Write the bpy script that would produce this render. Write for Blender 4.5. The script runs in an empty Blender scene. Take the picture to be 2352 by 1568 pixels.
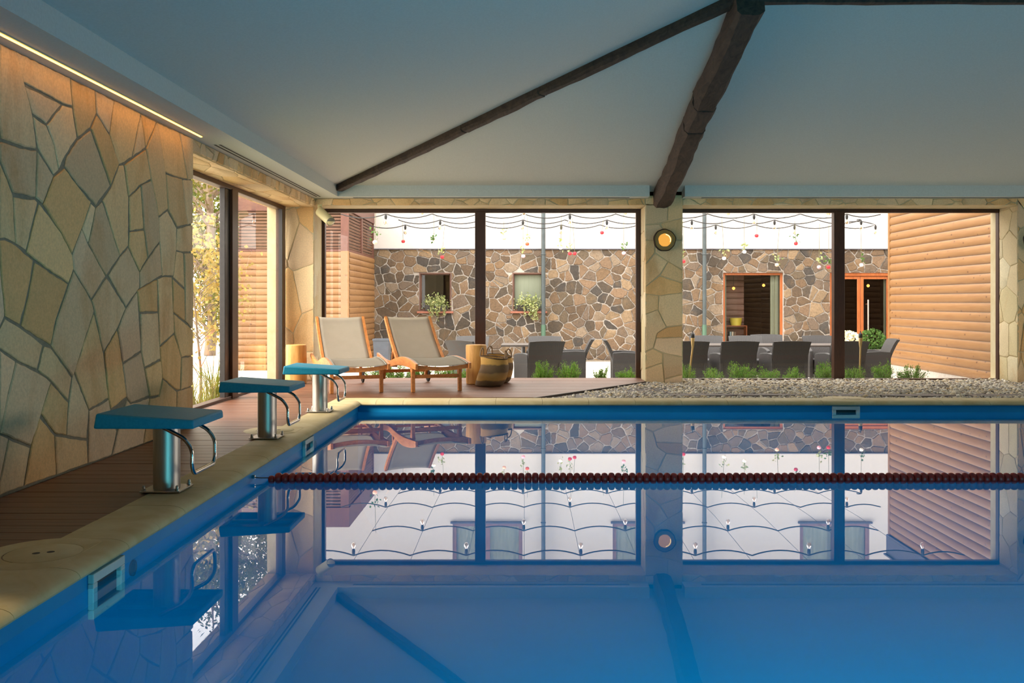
import bpy, bmesh, math, random
import numpy as np
from mathutils import Vector, Matrix, Euler
PI = math.pi
R = math.radians
rng = random.Random(11)
scn = bpy.context.scene
COL = scn.collection
# ---------------------------------------------------------------- camera model
F = 2150.0; CX = 1207.0; CY = 695.0; CZ = 1.07        # focal length in px, vanishing point, eye height
def atY(px, py, y):
    return Vector(((px - CX) * y / F, y, CZ + (CY - py) * y / F))
def atZ(px, py, z):
    y = (CZ - z) * F / (py - CY)
    return Vector(((px - CX) * y / F, y, z))
def X_at(px, y): return (px - CX) * y / F
def Z_at(py, y): return CZ + (CY - py) * y / F
ZW = -0.13          # water level (deck top is z = 0)
ZG = -0.37          # courtyard ground
YW = 12.85          # inner face of the far wall
YG = 13.40          # glass of the far windows
YS = 23.24          # courtyard stone wall
XL = -2.89          # left stone wall
XP = -1.837         # left pool wall
YP = 10.26          # far pool wall

def lin(h):
    h = h.lstrip('#')
    o = []
    for i in (0, 2, 4):
        c = int(h[i:i+2], 16) / 255.0
        o.append(c / 12.92 if c <= 0.04045 else ((c + 0.055) / 1.055) ** 2.4)
    return (o[0], o[1], o[2], 1.0)

def dk(h, f):
    """the colour h with its reflectance scaled by f"""
    o = '#'
    for c in lin(h)[:3]:
        c *= f; c = 1.055*c**(1/2.4) - 0.055 if c > 0.0031308 else c*12.92
        o += '%02x' % round(c*255)
    return o

# ---------------------------------------------------------------- tagging
def tag(o, label=None, cat=None, group=None, kind=None):
    if label: o['label'] = label
    if cat: o['category'] = cat
    if group: o['group'] = group
    if kind: o['kind'] = kind
    return o
def thing(name, label, cat, loc=(0, 0, 0), rotz=0.0, group=None):
    o = bpy.data.objects.new(name, None); COL.objects.link(o)
    o.empty_display_size = 0.1
    o.location = loc; o.rotation_euler = (0, 0, rotz)
    return tag(o, label, cat, group)
def kids(o): return [c for c in COL.objects if c.parent == o]
def dup(root, loc=None, rotz=None, label=None, group=None, scale=None):
    r = root.copy(); COL.objects.link(r)
    if loc is not None: r.location = loc
    if rotz is not None: r.rotation_euler = (0, 0, rotz)
    if scale is not None: r.scale = scale
    if label: r['label'] = label
    if group: r['group'] = group
    for ch in list(root.children):
        c = ch.copy(); COL.objects.link(c); c.parent = r
        for g in list(ch.children):
            d = g.copy(); COL.objects.link(d); d.parent = c
    return r

# ---------------------------------------------------------------- mesh builder
class MB:
    def __init__(s): s.v = []; s.f = []; s.c = {}
    def add(s, vs, fs, col=None):
        b = len(s.v)
        s.v.extend([tuple(p) for p in vs])
        for f in fs:
            if col is not None: s.c[len(s.f)] = col
            s.f.append(tuple(i + b for i in f))
        return s
    def box(s, x0, x1, y0, y1, z0, z1, col=None, M=None):
        vs = [Vector(p) for p in ((x0,y0,z0),(x1,y0,z0),(x1,y1,z0),(x0,y1,z0),(x0,y0,z1),(x1,y0,z1),(x1,y1,z1),(x0,y1,z1))]
        if M: vs = [M @ p for p in vs]
        return s.add(vs, [(0,3,2,1),(4,5,6,7),(0,1,5,4),(1,2,6,5),(2,3,7,6),(3,0,4,7)], col)
    def bar(s, p, q, w, h, up=(0,0,1), col=None):
        p = Vector(p); q = Vector(q); d = (q - p).normalized()
        u = Vector(up); a = d.cross(u)
        if a.length < 1e-5: a = d.cross(Vector((1,0,0)))
        a.normalize(); b = a.cross(d).normalized()
        vs = []
        for c in (p, q):
            for (i, j) in ((-1,-1),(1,-1),(1,1),(-1,1)):
                vs.append(c + a*(i*w/2) + b*(j*h/2))
        return s.add(vs, [(0,3,2,1),(4,5,6,7),(0,1,5,4),(1,2,6,5),(2,3,7,6),(3,0,4,7)], col)
    def tube(s, pts, r, n=8, closed=False, caps=True, col=None):
        pts = [Vector(p) for p in pts]; m = len(pts)
        rs = r if isinstance(r, (list, tuple)) else [r] * m
        vs = []; prev = None
        for i, p in enumerate(pts):
            if closed: t = pts[(i+1) % m] - pts[i-1]
            else: t = pts[min(i+1, m-1)] - pts[max(i-1, 0)]
            if t.length < 1e-9: t = Vector((0,0,1))
            t.normalize()
            if prev is None:
                a = t.cross(Vector((0,0,1)))
                if a.length < 1e-3: a = t.cross(Vector((1,0,0)))
            else:
                a = prev - t * prev.dot(t)
                if a.length < 1e-4: a = t.cross(Vector((0.3,0.5,1)))
            a.normalize(); prev = a; b = t.cross(a)
            for k in range(n):
                an = 2*PI*k/n
                vs.append(p + (a*math.cos(an) + b*math.sin(an)) * rs[i])
        fs = []
        for i in range(m if closed else m - 1):
            j = (i+1) % m
            for k in range(n):
                l = (k+1) % n
                fs.append((i*n+k, i*n+l, j*n+l, j*n+k))
        if caps and not closed:
            fs.append(tuple(range(n-1, -1, -1))); fs.append(tuple((m-1)*n + k for k in range(n)))
        return s.add(vs, fs, col)
    def lathe(s, prof, n=24, M=None, col=None, cap0=False, cap1=False, wob=None, sq=None):
        vs = []
        for i, (r, z) in enumerate(prof):
            for k in range(n):
                a = 2*PI*k/n
                rr = r * (wob(a, z) if wob else 1.0)
                p = Vector((rr*math.cos(a), rr*math.sin(a), z))
                if sq: p = sq(p)
                vs.append(M @ p if M else p)
        fs = []
        for i in range(len(prof)-1):
            for k in range(n):
                l = (k+1) % n
                fs.append((i*n+k, i*n+l, (i+1)*n+l, (i+1)*n+k))
        if cap0: fs.append(tuple(range(n-1, -1, -1)))
        if cap1: fs.append(tuple((len(prof)-1)*n + k for k in range(n)))
        return s.add(vs, fs, col)
    def extrude(s, poly, fn, t0, t1, col=None):
        """poly of (a, b); fn(a, b, t) -> point"""
        n = len(poly)
        vs = [fn(a, b, t0) for a, b in poly] + [fn(a, b, t1) for a, b in poly]
        fs = [tuple(range(n-1, -1, -1)), tuple(range(n, 2*n))]
        for i in range(n):
            j = (i+1) % n
            fs.append((i, j, n+j, n+i))
        return s.add(vs, fs, col)
    def ico(s, c, r, sub=1, col=None, M=None):
        bm = bmesh.new(); bmesh.ops.create_icosphere(bm, subdivisions=sub, radius=1.0)
        r = r if isinstance(r, (tuple, list, Vector)) else (r, r, r)
        c = Vector(c)
        vs = []
        for v in bm.verts:
            p = Vector((v.co.x*r[0], v.co.y*r[1], v.co.z*r[2]))
            if M: p = M @ p
            vs.append(c + p)
        bm.verts.index_update()
        fs = [tuple(v.index for v in f.verts) for f in bm.faces]; bm.free()
        return s.add(vs, fs, col)
    def quad(s, a, b, c, d, col=None): return s.add([a, b, c, d], [(0,1,2,3)], col)
    def build(s, name, mat, parent=None, smooth=None, bevel=0.0, seg=2, fix=False):
        me = bpy.data.meshes.new(name)
        me.from_pydata(s.v, [], s.f)
        if s.c:
            ca = me.color_attributes.new('tone', 'FLOAT_COLOR', 'CORNER')
            arr = np.ones((len(me.loops), 4), dtype=np.float32)
            k = 0
            for i, f in enumerate(s.f):
                c = s.c.get(i)
                n = len(f)
                if c is not None: arr[k:k+n] = c
                k += n
            ca.data.foreach_set('color', arr.ravel())
        if fix:
            bm = bmesh.new(); bm.from_mesh(me); bmesh.ops.recalc_face_normals(bm, faces=bm.faces); bm.to_mesh(me); bm.free()
        if smooth is not None:
            me.shade_smooth(); me.set_sharp_from_angle(angle=R(smooth))
        if mat is not None: me.materials.append(mat)
        o = bpy.data.objects.new(name, me); COL.objects.link(o)
        if parent: o.parent = parent
        if bevel > 0:
            b = o.modifiers.new('bevel', 'BEVEL'); b.width = bevel; b.segments = seg; b.limit_method = 'ANGLE'; b.angle_limit = R(40)
            if smooth is None:
                me.shade_smooth(); me.set_sharp_from_angle(angle=R(40))
        return o

def struct(o, label, cat):
    o['kind'] = 'structure'
    return tag(o, label, cat)

# ---------------------------------------------------------------- materials
def newmat(name):
    m = bpy.data.materials.new(name); m.use_nodes = True
    nt = m.node_tree; nt.nodes.clear()
    out = nt.nodes.new('ShaderNodeOutputMaterial')
    return m, nt, out
def N(nt, typ, **kw):
    n = nt.nodes.new(typ)
    for k, v in kw.items(): setattr(n, k, v)
    return n
def coords(nt, scale=(1,1,1), kind='Object', rot=(0,0,0)):
    tc = N(nt, 'ShaderNodeTexCoord'); mp = N(nt, 'ShaderNodeMapping')
    mp.inputs['Scale'].default_value = scale; mp.inputs['Rotation'].default_value = rot
    nt.links.new(tc.outputs[kind], mp.inputs['Vector'])
    return mp.outputs['Vector']
def noise(nt, vec, scale, detail=4, rough=0.55, dist=0.0):
    n = N(nt, 'ShaderNodeTexNoise')
    n.inputs['Scale'].default_value = scale; n.inputs['Detail'].default_value = detail
    n.inputs['Roughness'].default_value = rough; n.inputs['Distortion'].default_value = dist
    nt.links.new(vec, n.inputs['Vector'])
    return n.outputs['Fac']
def ramp(nt, fac, stops):
    r = N(nt, 'ShaderNodeValToRGB')
    e = r.color_ramp.elements
    e[0].position, e[0].color = stops[0]
    e[1].position, e[1].color = stops[-1]
    for p, c in stops[1:-1]:
        x = e.new(p); x.color = c
    nt.links.new(fac, r.inputs['Fac'])
    return r.outputs['Color']
def mixc(nt, a, b, fac, mode='MIX'):
    m = N(nt, 'ShaderNodeMix', data_type='RGBA', blend_type=mode)
    for sock, val in ((m.inputs[0], fac), (m.inputs[6], a), (m.inputs[7], b)):
        if hasattr(val, 'default_value') or hasattr(val, 'is_linked'): nt.links.new(val, sock)
        else: sock.default_value = val
    return m.outputs[2]
def principled(nt, out, base, rough=0.5, metal=0.0, bump=None, bump_h=0.01, bump_s=0.5, spec=0.5, trans=0.0, coat=0.0):
    p = N(nt, 'ShaderNodeBsdfPrincipled')
    if isinstance(base, tuple): p.inputs['Base Color'].default_value = base
    else: nt.links.new(base, p.inputs['Base Color'])
    if isinstance(rough, (int, float)): p.inputs['Roughness'].default_value = rough
    else: nt.links.new(rough, p.inputs['Roughness'])
    p.inputs['Metallic'].default_value = metal
    p.inputs['Specular IOR Level'].default_value = spec
    p.inputs['Coat Weight'].default_value = coat
    if bump is not None:
        b = N(nt, 'ShaderNodeBump'); b.inputs['Strength'].default_value = bump_s; b.inputs['Distance'].default_value = bump_h
        nt.links.new(bump, b.inputs['Height']); nt.links.new(b.outputs['Normal'], p.inputs['Normal'])
    nt.links.new(p.outputs[0], out.inputs['Surface'])
    return p
def simple(name, c, rough=0.5, metal=0.0, c2=None, scale=6.0, stretch=(1,1,1), bump_s=0.0, bump_h=0.004, detail=4, dist=0.0, spec=0.5, coat=0.0, lo=0.35, hi=0.65):
    m, nt, out = newmat(name)
    vec = coords(nt, stretch)
    f = noise(nt, vec, scale, detail, 0.6, dist)
    base = ramp(nt, f, [(lo, lin(c)), (hi, lin(c2 or c))])
    principled(nt, out, base, rough, metal, f if bump_s else None, bump_h, bump_s, spec, coat=coat)
    return m
def emissive(name, c, strength, sampled=True):
    m, nt, out = newmat(name)
    e = N(nt, 'ShaderNodeEmission'); e.inputs['Color'].default_value = c; e.inputs['Strength'].default_value = strength
    nt.links.new(e.outputs[0], out.inputs['Surface'])
    if not sampled: m.cycles.emission_sampling = 'NONE'
    return m
def toned(name, rough=0.8, streak=(1,1,1), s1=3.0, s2=40.0, amt=0.35, warm='#c98a3c', warm_amt=0.3, bump_s=0.3, bump_h=0.004, spec=0.3):
    """stone whose pieces carry their own colour ('tone'), with streaks and patches"""
    m, nt, out = newmat(name)
    a = N(nt, 'ShaderNodeVertexColor'); a.layer_name = 'tone'
    vec = coords(nt, streak)
    big = noise(nt, vec, s1, 5, 0.6, 0.4)
    fine = noise(nt, coords(nt), s2, 6, 0.65)
    c = mixc(nt, a.outputs['Color'], lin(warm), ramp(nt, big, [(0.52, (0,0,0,1)), (0.74, (warm_amt,)*3 + (1,))]))
    g = ramp(nt, fine, [(0.25, (1-amt,)*3 + (1,)), (0.75, (1+amt*0.35,)*3 + (1,))])
    c = mixc(nt, c, g, 1.0, 'MULTIPLY')
    principled(nt, out, c, rough, 0, fine, bump_h, bump_s, spec)
    return m
def glassmat(name, ior=1.45, tint=(1,1,1,1), refl=1.0):
    m, nt, out = newmat(name)
    fr = N(nt, 'ShaderNodeFresnel'); fr.inputs['IOR'].default_value = ior
    t = N(nt, 'ShaderNodeBsdfTransparent'); t.inputs['Color'].default_value = tint
    g = N(nt, 'ShaderNodeBsdfGlossy'); g.inputs['Roughness'].default_value = 0.0
    g.inputs['Color'].default_value = (refl, refl, refl, 1)
    mx = N(nt, 'ShaderNodeMixShader')
    nt.links.new(fr.outputs[0], mx.inputs[0]); nt.links.new(t.outputs[0], mx.inputs[1]); nt.links.new(g.outputs[0], mx.inputs[2])
    nt.links.new(mx.outputs[0], out.inputs['Surface'])
    return m
def leafmat(name, c1, c2, trans=0.35, tone=True):
    m, nt, out = newmat(name)
    oi = N(nt, 'ShaderNodeTexCoord')
    f = noise(nt, oi.outputs['Object'], 9.0, 3)
    a = N(nt, 'ShaderNodeVertexColor'); a.layer_name = 'tone'
    base = ramp(nt, f, [(0.3, lin(c1)), (0.7, lin(c2))])
    if tone: base = mixc(nt, base, a.outputs['Color'], 1.0, 'MULTIPLY')
    d = N(nt, 'ShaderNodeBsdfDiffuse'); tr = N(nt, 'ShaderNodeBsdfTranslucent')
    nt.links.new(base, d.inputs['Color']); nt.links.new(base, tr.inputs['Color'])
    mx = N(nt, 'ShaderNodeMixShader'); mx.inputs[0].default_value = trans
    nt.links.new(d.outputs[0], mx.inputs[1]); nt.links.new(tr.outputs[0], mx.inputs[2])
    nt.links.new(mx.outputs[0], out.inputs['Surface'])
    return m

M = {}
M['sandstone'] = toned('sandstone', 0.75, (1, 1, 0.35), 2.6, 60, 0.22, '#bf7f33', 0.55, 0.35, 0.004)
M['fieldstone'] = toned('fieldstone', 0.9, (1, 1, 1), 6.0, 30, 0.5, dk('#a08058', 0.49), 0.4, 0.8, 0.012)
M['grout'] = simple('dark_grout', '#857c6a', 0.9, c2='#978d79', scale=30, bump_s=0.3)
M['mortar'] = simple('pale_mortar', dk('#d9d0c4', 0.5), 0.95, c2=dk('#c4bab0', 0.5), scale=25, bump_s=0.3)
M['plaster'] = simple('ceiling_plaster', '#c6cac5', 0.9, c2='#cdd1cc', scale=60, bump_s=0.12, bump_h=0.002)
M['render'] = simple('white_render', dk('#e4ddd5', 0.58), 0.95, c2=dk('#e8e1d9', 0.58), scale=40, bump_s=0.1, bump_h=0.002)
M['reveal'] = simple('cream_reveal', '#cdbf9c', 0.85, c2='#c3b188', scale=5, bump_s=0.1)
M['dark_wood'] = simple('hewn_beam_wood', '#2e2019', 0.8, c2='#4a382c', scale=7, stretch=(2.2, 0.6, 2.2), bump_s=0.9, bump_h=0.012, detail=8, dist=1.2)
M['deck'] = simple('deck_boards', dk('#6a4029', 0.78), 0.42, c2=dk('#8f5d3e', 0.78), scale=7, stretch=(0.35, 6, 6), bump_s=0.25, bump_h=0.003, detail=6, spec=0.6)
M['deck_edge'] = simple('deck_edge_board', '#2c1e18', 0.6, c2='#3b2a22', scale=8, bump_s=0.2)
M['coping'] = simple('coping_sandstone', '#cdbb8d', 0.7, c2='#bfa876', scale=4, stretch=(1,1,1), bump_s=0.15, bump_h=0.002, detail=6, dist=0.8)
M['liner'] = simple('pool_liner', '#0a8cc4', 0.45, c2='#0d94ca', scale=1.5, spec=0.3)
M['plastic'] = simple('pool_plastic', '#b9c7c2', 0.4, c2='#c4d0cb', scale=8)
M['slot_dark'] = simple('slot_dark', '#0d1216', 0.7)
M['throat'] = simple('skimmer_throat', '#0f2f38', 0.6)
M['frame'] = simple('window_frame_brown', '#3d2417', 0.4, c2='#4c2e1f', scale=20, stretch=(6,6,0.5))
M['frame_dark'] = simple('window_sash_dark', '#1c1614', 0.35, c2='#26201d', scale=20)
M['glass'] = glassmat('window_glass', 1.45)
M['water'] = glassmat('pool_water_surface', 1.34, (0.4, 0.9, 1.0, 1))
def _cloudy(m):
    nt = m.node_tree
    mx = [n for n in nt.nodes if n.type == 'MIX_SHADER'][0]; t = [n for n in nt.nodes if n.type == 'BSDF_TRANSPARENT'][0]
    tr = N(nt, 'ShaderNodeBsdfTranslucent'); tr.inputs['Color'].default_value = (0.0, 0.40, 0.74, 1)
    m2 = N(nt, 'ShaderNodeMixShader'); m2.inputs[0].default_value = 0.35
    fr = [n for n in nt.nodes if n.type == 'FRESNEL'][0]
    ma = N(nt, 'ShaderNodeMath', operation='MULTIPLY_ADD', use_clamp=True); ma.inputs[1].default_value = 1.3; ma.inputs[2].default_value = -0.055
    nt.links.new(fr.outputs[0], ma.inputs[0]); nt.links.new(ma.outputs[0], mx.inputs[0])
    nt.links.new(t.outputs[0], m2.inputs[1]); nt.links.new(tr.outputs[0], m2.inputs[2]); nt.links.new(m2.outputs[0], mx.inputs[1])
_cloudy(M['water'])
M['steel'] = simple('brushed_steel', '#a8a39a', 0.42, 1.0, c2='#b8b3aa', scale=90, stretch=(1,1,0.05))
M['chrome'] = simple('polished_steel', '#c9c4bb', 0.12, 1.0)
M['teal'] = simple('teal_plastic', '#117d98', 0.5, c2='#1887a2', scale=60, bump_s=0.08, bump_h=0.001, spec=0.3)
M['float_red'] = simple('red_float_plastic', '#a3201a', 0.4, c2='#b4281f', scale=30)
M['teak'] = simple('teak', '#b06a33', 0.5, c2='#c98546', scale=12, stretch=(3, 0.5, 3), bump_s=0.1, detail=6, dist=0.6)
M['logwood'] = simple('log_stool_wood', '#b57f3a', 0.6, c2='#d9a65c', scale=6, stretch=(3,3,0.35), bump_s=0.2, detail=6, dist=0.5)
M['siding'] = simple('log_siding', '#c08449', 0.6, c2='#d29a5e', scale=5, stretch=(0.6,0.6,5), bump_s=0.1, detail=6, dist=0.4)
M['louver'] = simple('louver_wood', dk('#7d5a48', 0.62), 0.6, c2=dk('#936f5c', 0.62), scale=6, stretch=(0.5,0.5,5), bump_s=0.1)
M['louver_post'] = simple('louver_post_wood', dk('#6b3a2a', 0.5), 0.55, c2=dk('#7d4735', 0.5), scale=6, stretch=(4,4,0.5))
M['fascia'] = simple('dark_fascia', dk('#4d4a55', 0.7), 0.7, c2=dk('#575460', 0.7), scale=8)
M['mesh'] = leafmat('sling_textile', '#c8c2b2', '#cdc7b8', 0.55, False)
def _open_weave(m, k):
    nt = m.node_tree; out = [n for n in nt.nodes if n.type == 'OUTPUT_MATERIAL'][0]
    src = out.inputs['Surface'].links[0].from_socket
    t = N(nt, 'ShaderNodeBsdfTransparent'); mx = N(nt, 'ShaderNodeMixShader'); mx.inputs[0].default_value = k
    nt.links.new(src, mx.inputs[1]); nt.links.new(t.outputs[0], mx.inputs[2]); nt.links.new(mx.outputs[0], out.inputs['Surface'])
_open_weave(M['mesh'], 0.16)
M['pipe'] = simple('drainpipe', dk('#3c4547', 0.7), 0.5, c2=dk('#465052', 0.7), scale=10)
M['black'] = simple('black_plastic', '#121212', 0.5)
M['cable'] = simple('black_cable', '#1a1716', 0.6)
M['cream_metal'] = simple('cream_metal', '#d8cfa0', 0.45, c2='#dcd4a8', scale=10)
M['grey_grille'] = simple('grey_grille', '#a29c8c', 0.7, c2='#8d887a', scale=400)
M['curtain'] = simple('pale_green_curtain', dk('#cfd9bb', 0.6), 0.9, c2=dk('#dbe3c9', 0.6), scale=6, stretch=(6,6,0.2))
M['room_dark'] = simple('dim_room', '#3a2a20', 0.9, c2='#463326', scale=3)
M['orange_wood'] = simple('varnished_pine', dk('#a85a2c', 0.65), 0.4, c2=dk('#bb6c38', 0.65), scale=8, stretch=(4,4,0.5))
M['brown_frame'] = simple('brown_window_wood', dk('#5c3a29', 0.7), 0.5, c2=dk('#6b4633', 0.7), scale=10, stretch=(4,4,0.5))
M['sill'] = simple('terracotta_sill', dk('#9a5b44', 0.65), 0.6, c2=dk('#aa6a52', 0.65), scale=12)
M['mauve_frame'] = simple('upper_window_wood', dk('#7a5a55', 0.7), 0.5, c2=dk('#86655f', 0.7), scale=10)
M['wicker'] = None
M['table'] = simple('slatted_table_top', dk('#5f5650', 0.5), 0.5, c2=dk('#6e645c', 0.5), scale=10, stretch=(0.5,5,1))
M['grey_metal'] = simple('grey_metal', '#7c7d7f', 0.45, 0.6, c2='#88898b', scale=12)
M['paving'] = simple('pale_paving', '#d9d0c3', 0.95, c2='#c6bcae', scale=2.5, bump_s=0.1, detail=8)
M['soil'] = simple('bark_mulch', '#4a3a2c', 1.0, c2='#6b5744', scale=30, bump_s=0.6, bump_h=0.02)
M['lawn_soil'] = simple('grassy_soil', '#5f6c34', 1.0, c2='#757a46', scale=14, bump_s=0.6, bump_h=0.02)
M['bark'] = simple('tree_bark', '#6a5746', 0.9, c2='#8a7763', scale=14, stretch=(3,3,0.5), bump_s=0.6)
M['pale_bark'] = simple('pale_bark', '#b5a898', 0.9, c2='#cbbfb0', scale=14, stretch=(3,3,0.5), bump_s=0.4)
M['pebble'] = toned('river_pebbles', 0.75, (1,1,1), 30, 90, 0.3, '#b99a6a', 0.35, 0.1, 0.001)
M['gravel_base'] = simple('gravel_bed', '#8d806c', 0.95, c2='#5f564a', scale=45, bump_s=0.8, bump_h=0.01)
M['slate'] = simple('stepping_slate', '#6f625a', 0.8, c2='#857870', scale=9, bump_s=0.4, bump_h=0.006)
M['bin'] = simple('blue_grey_bin', dk('#4b5360', 0.45), 0.6, c2=dk('#545c69', 0.45), scale=10)
M['bamboo'] = simple('bamboo', '#b8955a', 0.6, c2='#cdb07a', scale=10, stretch=(2,2,0.4))
M['juniper'] = leafmat('juniper_needles', dk('#6a9a38', 0.8), dk('#93bb58', 0.8))
M['leaf_green'] = leafmat('green_leaves', dk('#566a2a', 0.55), dk('#7d8a3c', 0.55))
M['leaf_mix'] = leafmat('turning_leaves', dk('#6d7c34', 0.55), dk('#a89a48', 0.55))
M['leaf_yellow'] = leafmat('yellow_leaves', dk('#c2a24c', 0.62), dk('#cfbf78', 0.62), 0.45)
M['leaf_pot'] = leafmat('trailing_leaves', dk('#8f9f52', 0.75), dk('#d6d8a4', 0.75))
M['leaf_bush'] = leafmat('dark_bush_leaves', '#3f5a2e', '#5d7a40')
M['leaf_white'] = leafmat('white_flower_heads', '#d8d2b0', '#f0ead2')
M['blade'] = leafmat('grass_blades', dk('#7d8c34', 0.6), dk('#b3a650', 0.6), 0.4)
M['stalk'] = simple('flower_stalk', '#5f5a34', 0.7)
M['wire'] = simple('steel_wire', '#4d4742', 0.5)
M['bulb_glass'] = glassmat('bulb_glass', 1.5, (0.88, 0.76, 0.62, 1))
M['filament'] = emissive('bulb_filament', (1.0, 0.62, 0.25, 1), 1.2, False)
M['tyre'] = simple('black_rubber', '#221d1a', 0.8)
M['yellow_tub'] = simple('yellow_tub', '#c9b845', 0.5)
M['paper'] = simple('book_cover', '#c9c2b4', 0.7, c2='#7d97a0', scale=20)
for k, c in (('rose_red', '#b3202a'), ('rose_pink', '#e4a3ae'), ('rose_white', '#f1ede4'), ('rose_peach', '#e8b59a'), ('rose_orange', '#c4532f')):
    M[k] = simple(k, c, 0.7)
def weave(name, c1, c2, sx=90.0, sz=60.0, rough=0.6):
    m, nt, out = newmat(name)
    vec = coords(nt)
    sep = N(nt, 'ShaderNodeSeparateXYZ'); nt.links.new(vec, sep.inputs[0])
    def math_(op, a, b=None):
        n = N(nt, 'ShaderNodeMath', operation=op)
        for i, v in enumerate((a, b)):
            if v is None: continue
            if isinstance(v, (int, float)): n.inputs[i].default_value = v
            else: nt.links.new(v, n.inputs[i])
        return n.outputs[0]
    h = math_('ADD', sep.outputs[0], sep.outputs[1])
    sa = math_('SINE', math_('MULTIPLY', h, sx * 2)); sb = math_('SINE', math_('MULTIPLY', sep.outputs[2], sz * 2))
    p = math_('MULTIPLY', sa, sb)
    f = math_('ADD', math_('MULTIPLY', p, 0.5), 0.5)
    base = ramp(nt, f, [(0.1, lin(c1)), (0.8, lin(c2))])
    principled(nt, out, base, rough, 0, f, 0.004, 0.6)
    return m
M['wicker'] = weave('grey_rattan', dk('#2c2a29', 0.36), dk('#605c5a', 0.36), 170, 120)
def basket_mat(name, off):
    m, nt, out = newmat(name)
    vec = coords(nt)
    sep = N(nt, 'ShaderNodeSeparateXYZ'); nt.links.new(vec, sep.inputs[0])
    n0 = noise(nt, vec, 9, 3)
    mz = N(nt, 'ShaderNodeMath', operation='MULTIPLY_ADD'); nt.links.new(n0, mz.inputs[0]); mz.inputs[1].default_value = 0.05
    nt.links.new(sep.outputs[2], mz.inputs[2])
    dv = N(nt, 'ShaderNodeMath', operation='MULTIPLY_ADD'); nt.links.new(mz.outputs[0], dv.inputs[0]); dv.inputs[1].default_value = 1/0.42; dv.inputs[2].default_value = off
    dark, gold, mid = lin('#7d6344'), lin('#d9a958'), lin('#b08a52')
    base = ramp(nt, dv.outputs[0], [(0.0, dark), (0.22, dark), (0.27, gold), (0.45, mid), (0.49, dark), (0.70, dark), (0.74, gold), (1.0, gold)])
    at = N(nt, 'ShaderNodeMath', operation='ARCTAN2'); nt.links.new(sep.outputs[1], at.inputs[0]); nt.links.new(sep.outputs[0], at.inputs[1])
    m1 = N(nt, 'ShaderNodeMath', operation='MULTIPLY'); nt.links.new(at.outputs[0], m1.inputs[0]); m1.inputs[1].default_value = 62
    s1 = N(nt, 'ShaderNodeMath', operation='SINE'); nt.links.new(m1.outputs[0], s1.inputs[0])
    m2 = N(nt, 'ShaderNodeMath', operation='MULTIPLY'); nt.links.new(sep.outputs[2], m2.inputs[0]); m2.inputs[1].default_value = 460
    s2 = N(nt, 'ShaderNodeMath', operation='SINE'); nt.links.new(m2.outputs[0], s2.inputs[0])
    pr = N(nt, 'ShaderNodeMath', operation='MULTIPLY'); nt.links.new(s1.outputs[0], pr.inputs[0]); nt.links.new(s2.outputs[0], pr.inputs[1])
    hf = N(nt, 'ShaderNodeMath', operation='MULTIPLY_ADD'); nt.links.new(pr.outputs[0], hf.inputs[0]); hf.inputs[1].default_value = 0.5; hf.inputs[2].default_value = 0.5
    sh = ramp(nt, hf.outputs[0], [(0.0, (0.55,0.55,0.55,1)), (0.7, (1.1,1.1,1.1,1))])
    principled(nt, out, mixc(nt, base, sh, 1.0, 'MULTIPLY'), 0.75, 0, hf.outputs[0], 0.008, 0.8)
    return m
M['basket'] = basket_mat('seagrass_basket', 0.0)

# ---------------------------------------------------------------- crazy paving
def clip(poly, nx, ny, d):
    """keep the side where nx*x + ny*y <= d"""
    out = []
    for i in range(len(poly)):
        a = poly[i]; b = poly[(i+1) % len(poly)]
        da = nx*a[0] + ny*a[1] - d; db = nx*b[0] + ny*b[1] - d
        if da <= 0: out.append(a)
        if (da < 0 < db) or (db < 0 < da):
            t = da / (da - db); out.append((a[0] + (b[0]-a[0])*t, a[1] + (b[1]-a[1])*t))
    return out
def area(p):
    return 0.5 * sum(p[i][0]*p[(i+1) % len(p)][1] - p[(i+1) % len(p)][0]*p[i][1] for i in range(len(p)))
def voronoi(u0, u1, v0, v1, su, sv, seed, jit=0.42, skip=0.0):
    r = random.Random(seed); pts = []
    nu = max(1, round((u1-u0)/su)); nv = max(1, round((v1-v0)/sv))
    for i in range(-1, nu+1):
        for j in range(-1, nv+1):
            if skip and r.random() < skip: continue
            pts.append((u0 + (i+0.5+r.uniform(-jit, jit)+(0.25 if j % 2 else -0.25))*(u1-u0)/nu, v0 + (j+0.5+r.uniform(-jit, jit))*(v1-v0)/nv))
    cells = []
    for p in pts:
        near = sorted(pts, key=lambda q: ((q[0]-p[0])/su)**2 + ((q[1]-p[1])/sv)**2)[1:22]
        poly = [(u0, v0), (u1, v0), (u1, v1), (u0, v1)]
        for q in near:
            nx, ny = (q[0]-p[0])/su**2, (q[1]-p[1])/sv**2
            mx, my = (p[0]+q[0])/2, (p[1]+q[1])/2
            poly = clip(poly, nx, ny, nx*mx + ny*my)
            if len(poly) < 3: break
        if len(poly) >= 3 and abs(area(poly)) > 0.0006: cells.append(poly)
    return cells
def cut_rects(cells, rects):
    out = []
    for p in cells:
        for (a, b, c, d) in rects:
            if len(p) < 3: break
            us = [q[0] for q in p]; vs = [q[1] for q in p]
            if max(us) <= a or min(us) >= b or max(vs) <= c or min(vs) >= d: continue
            cand = [clip(p, 1, 0, a), clip(p, -1, 0, -b), clip(p, 0, 1, c), clip(p, 0, -1, -d)]
            p = max(cand, key=lambda q: abs(area(q)) if len(q) > 2 else 0)
        if len(p) > 2 and abs(area(p)) > 0.0008: out.append(p)
    return out
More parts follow.
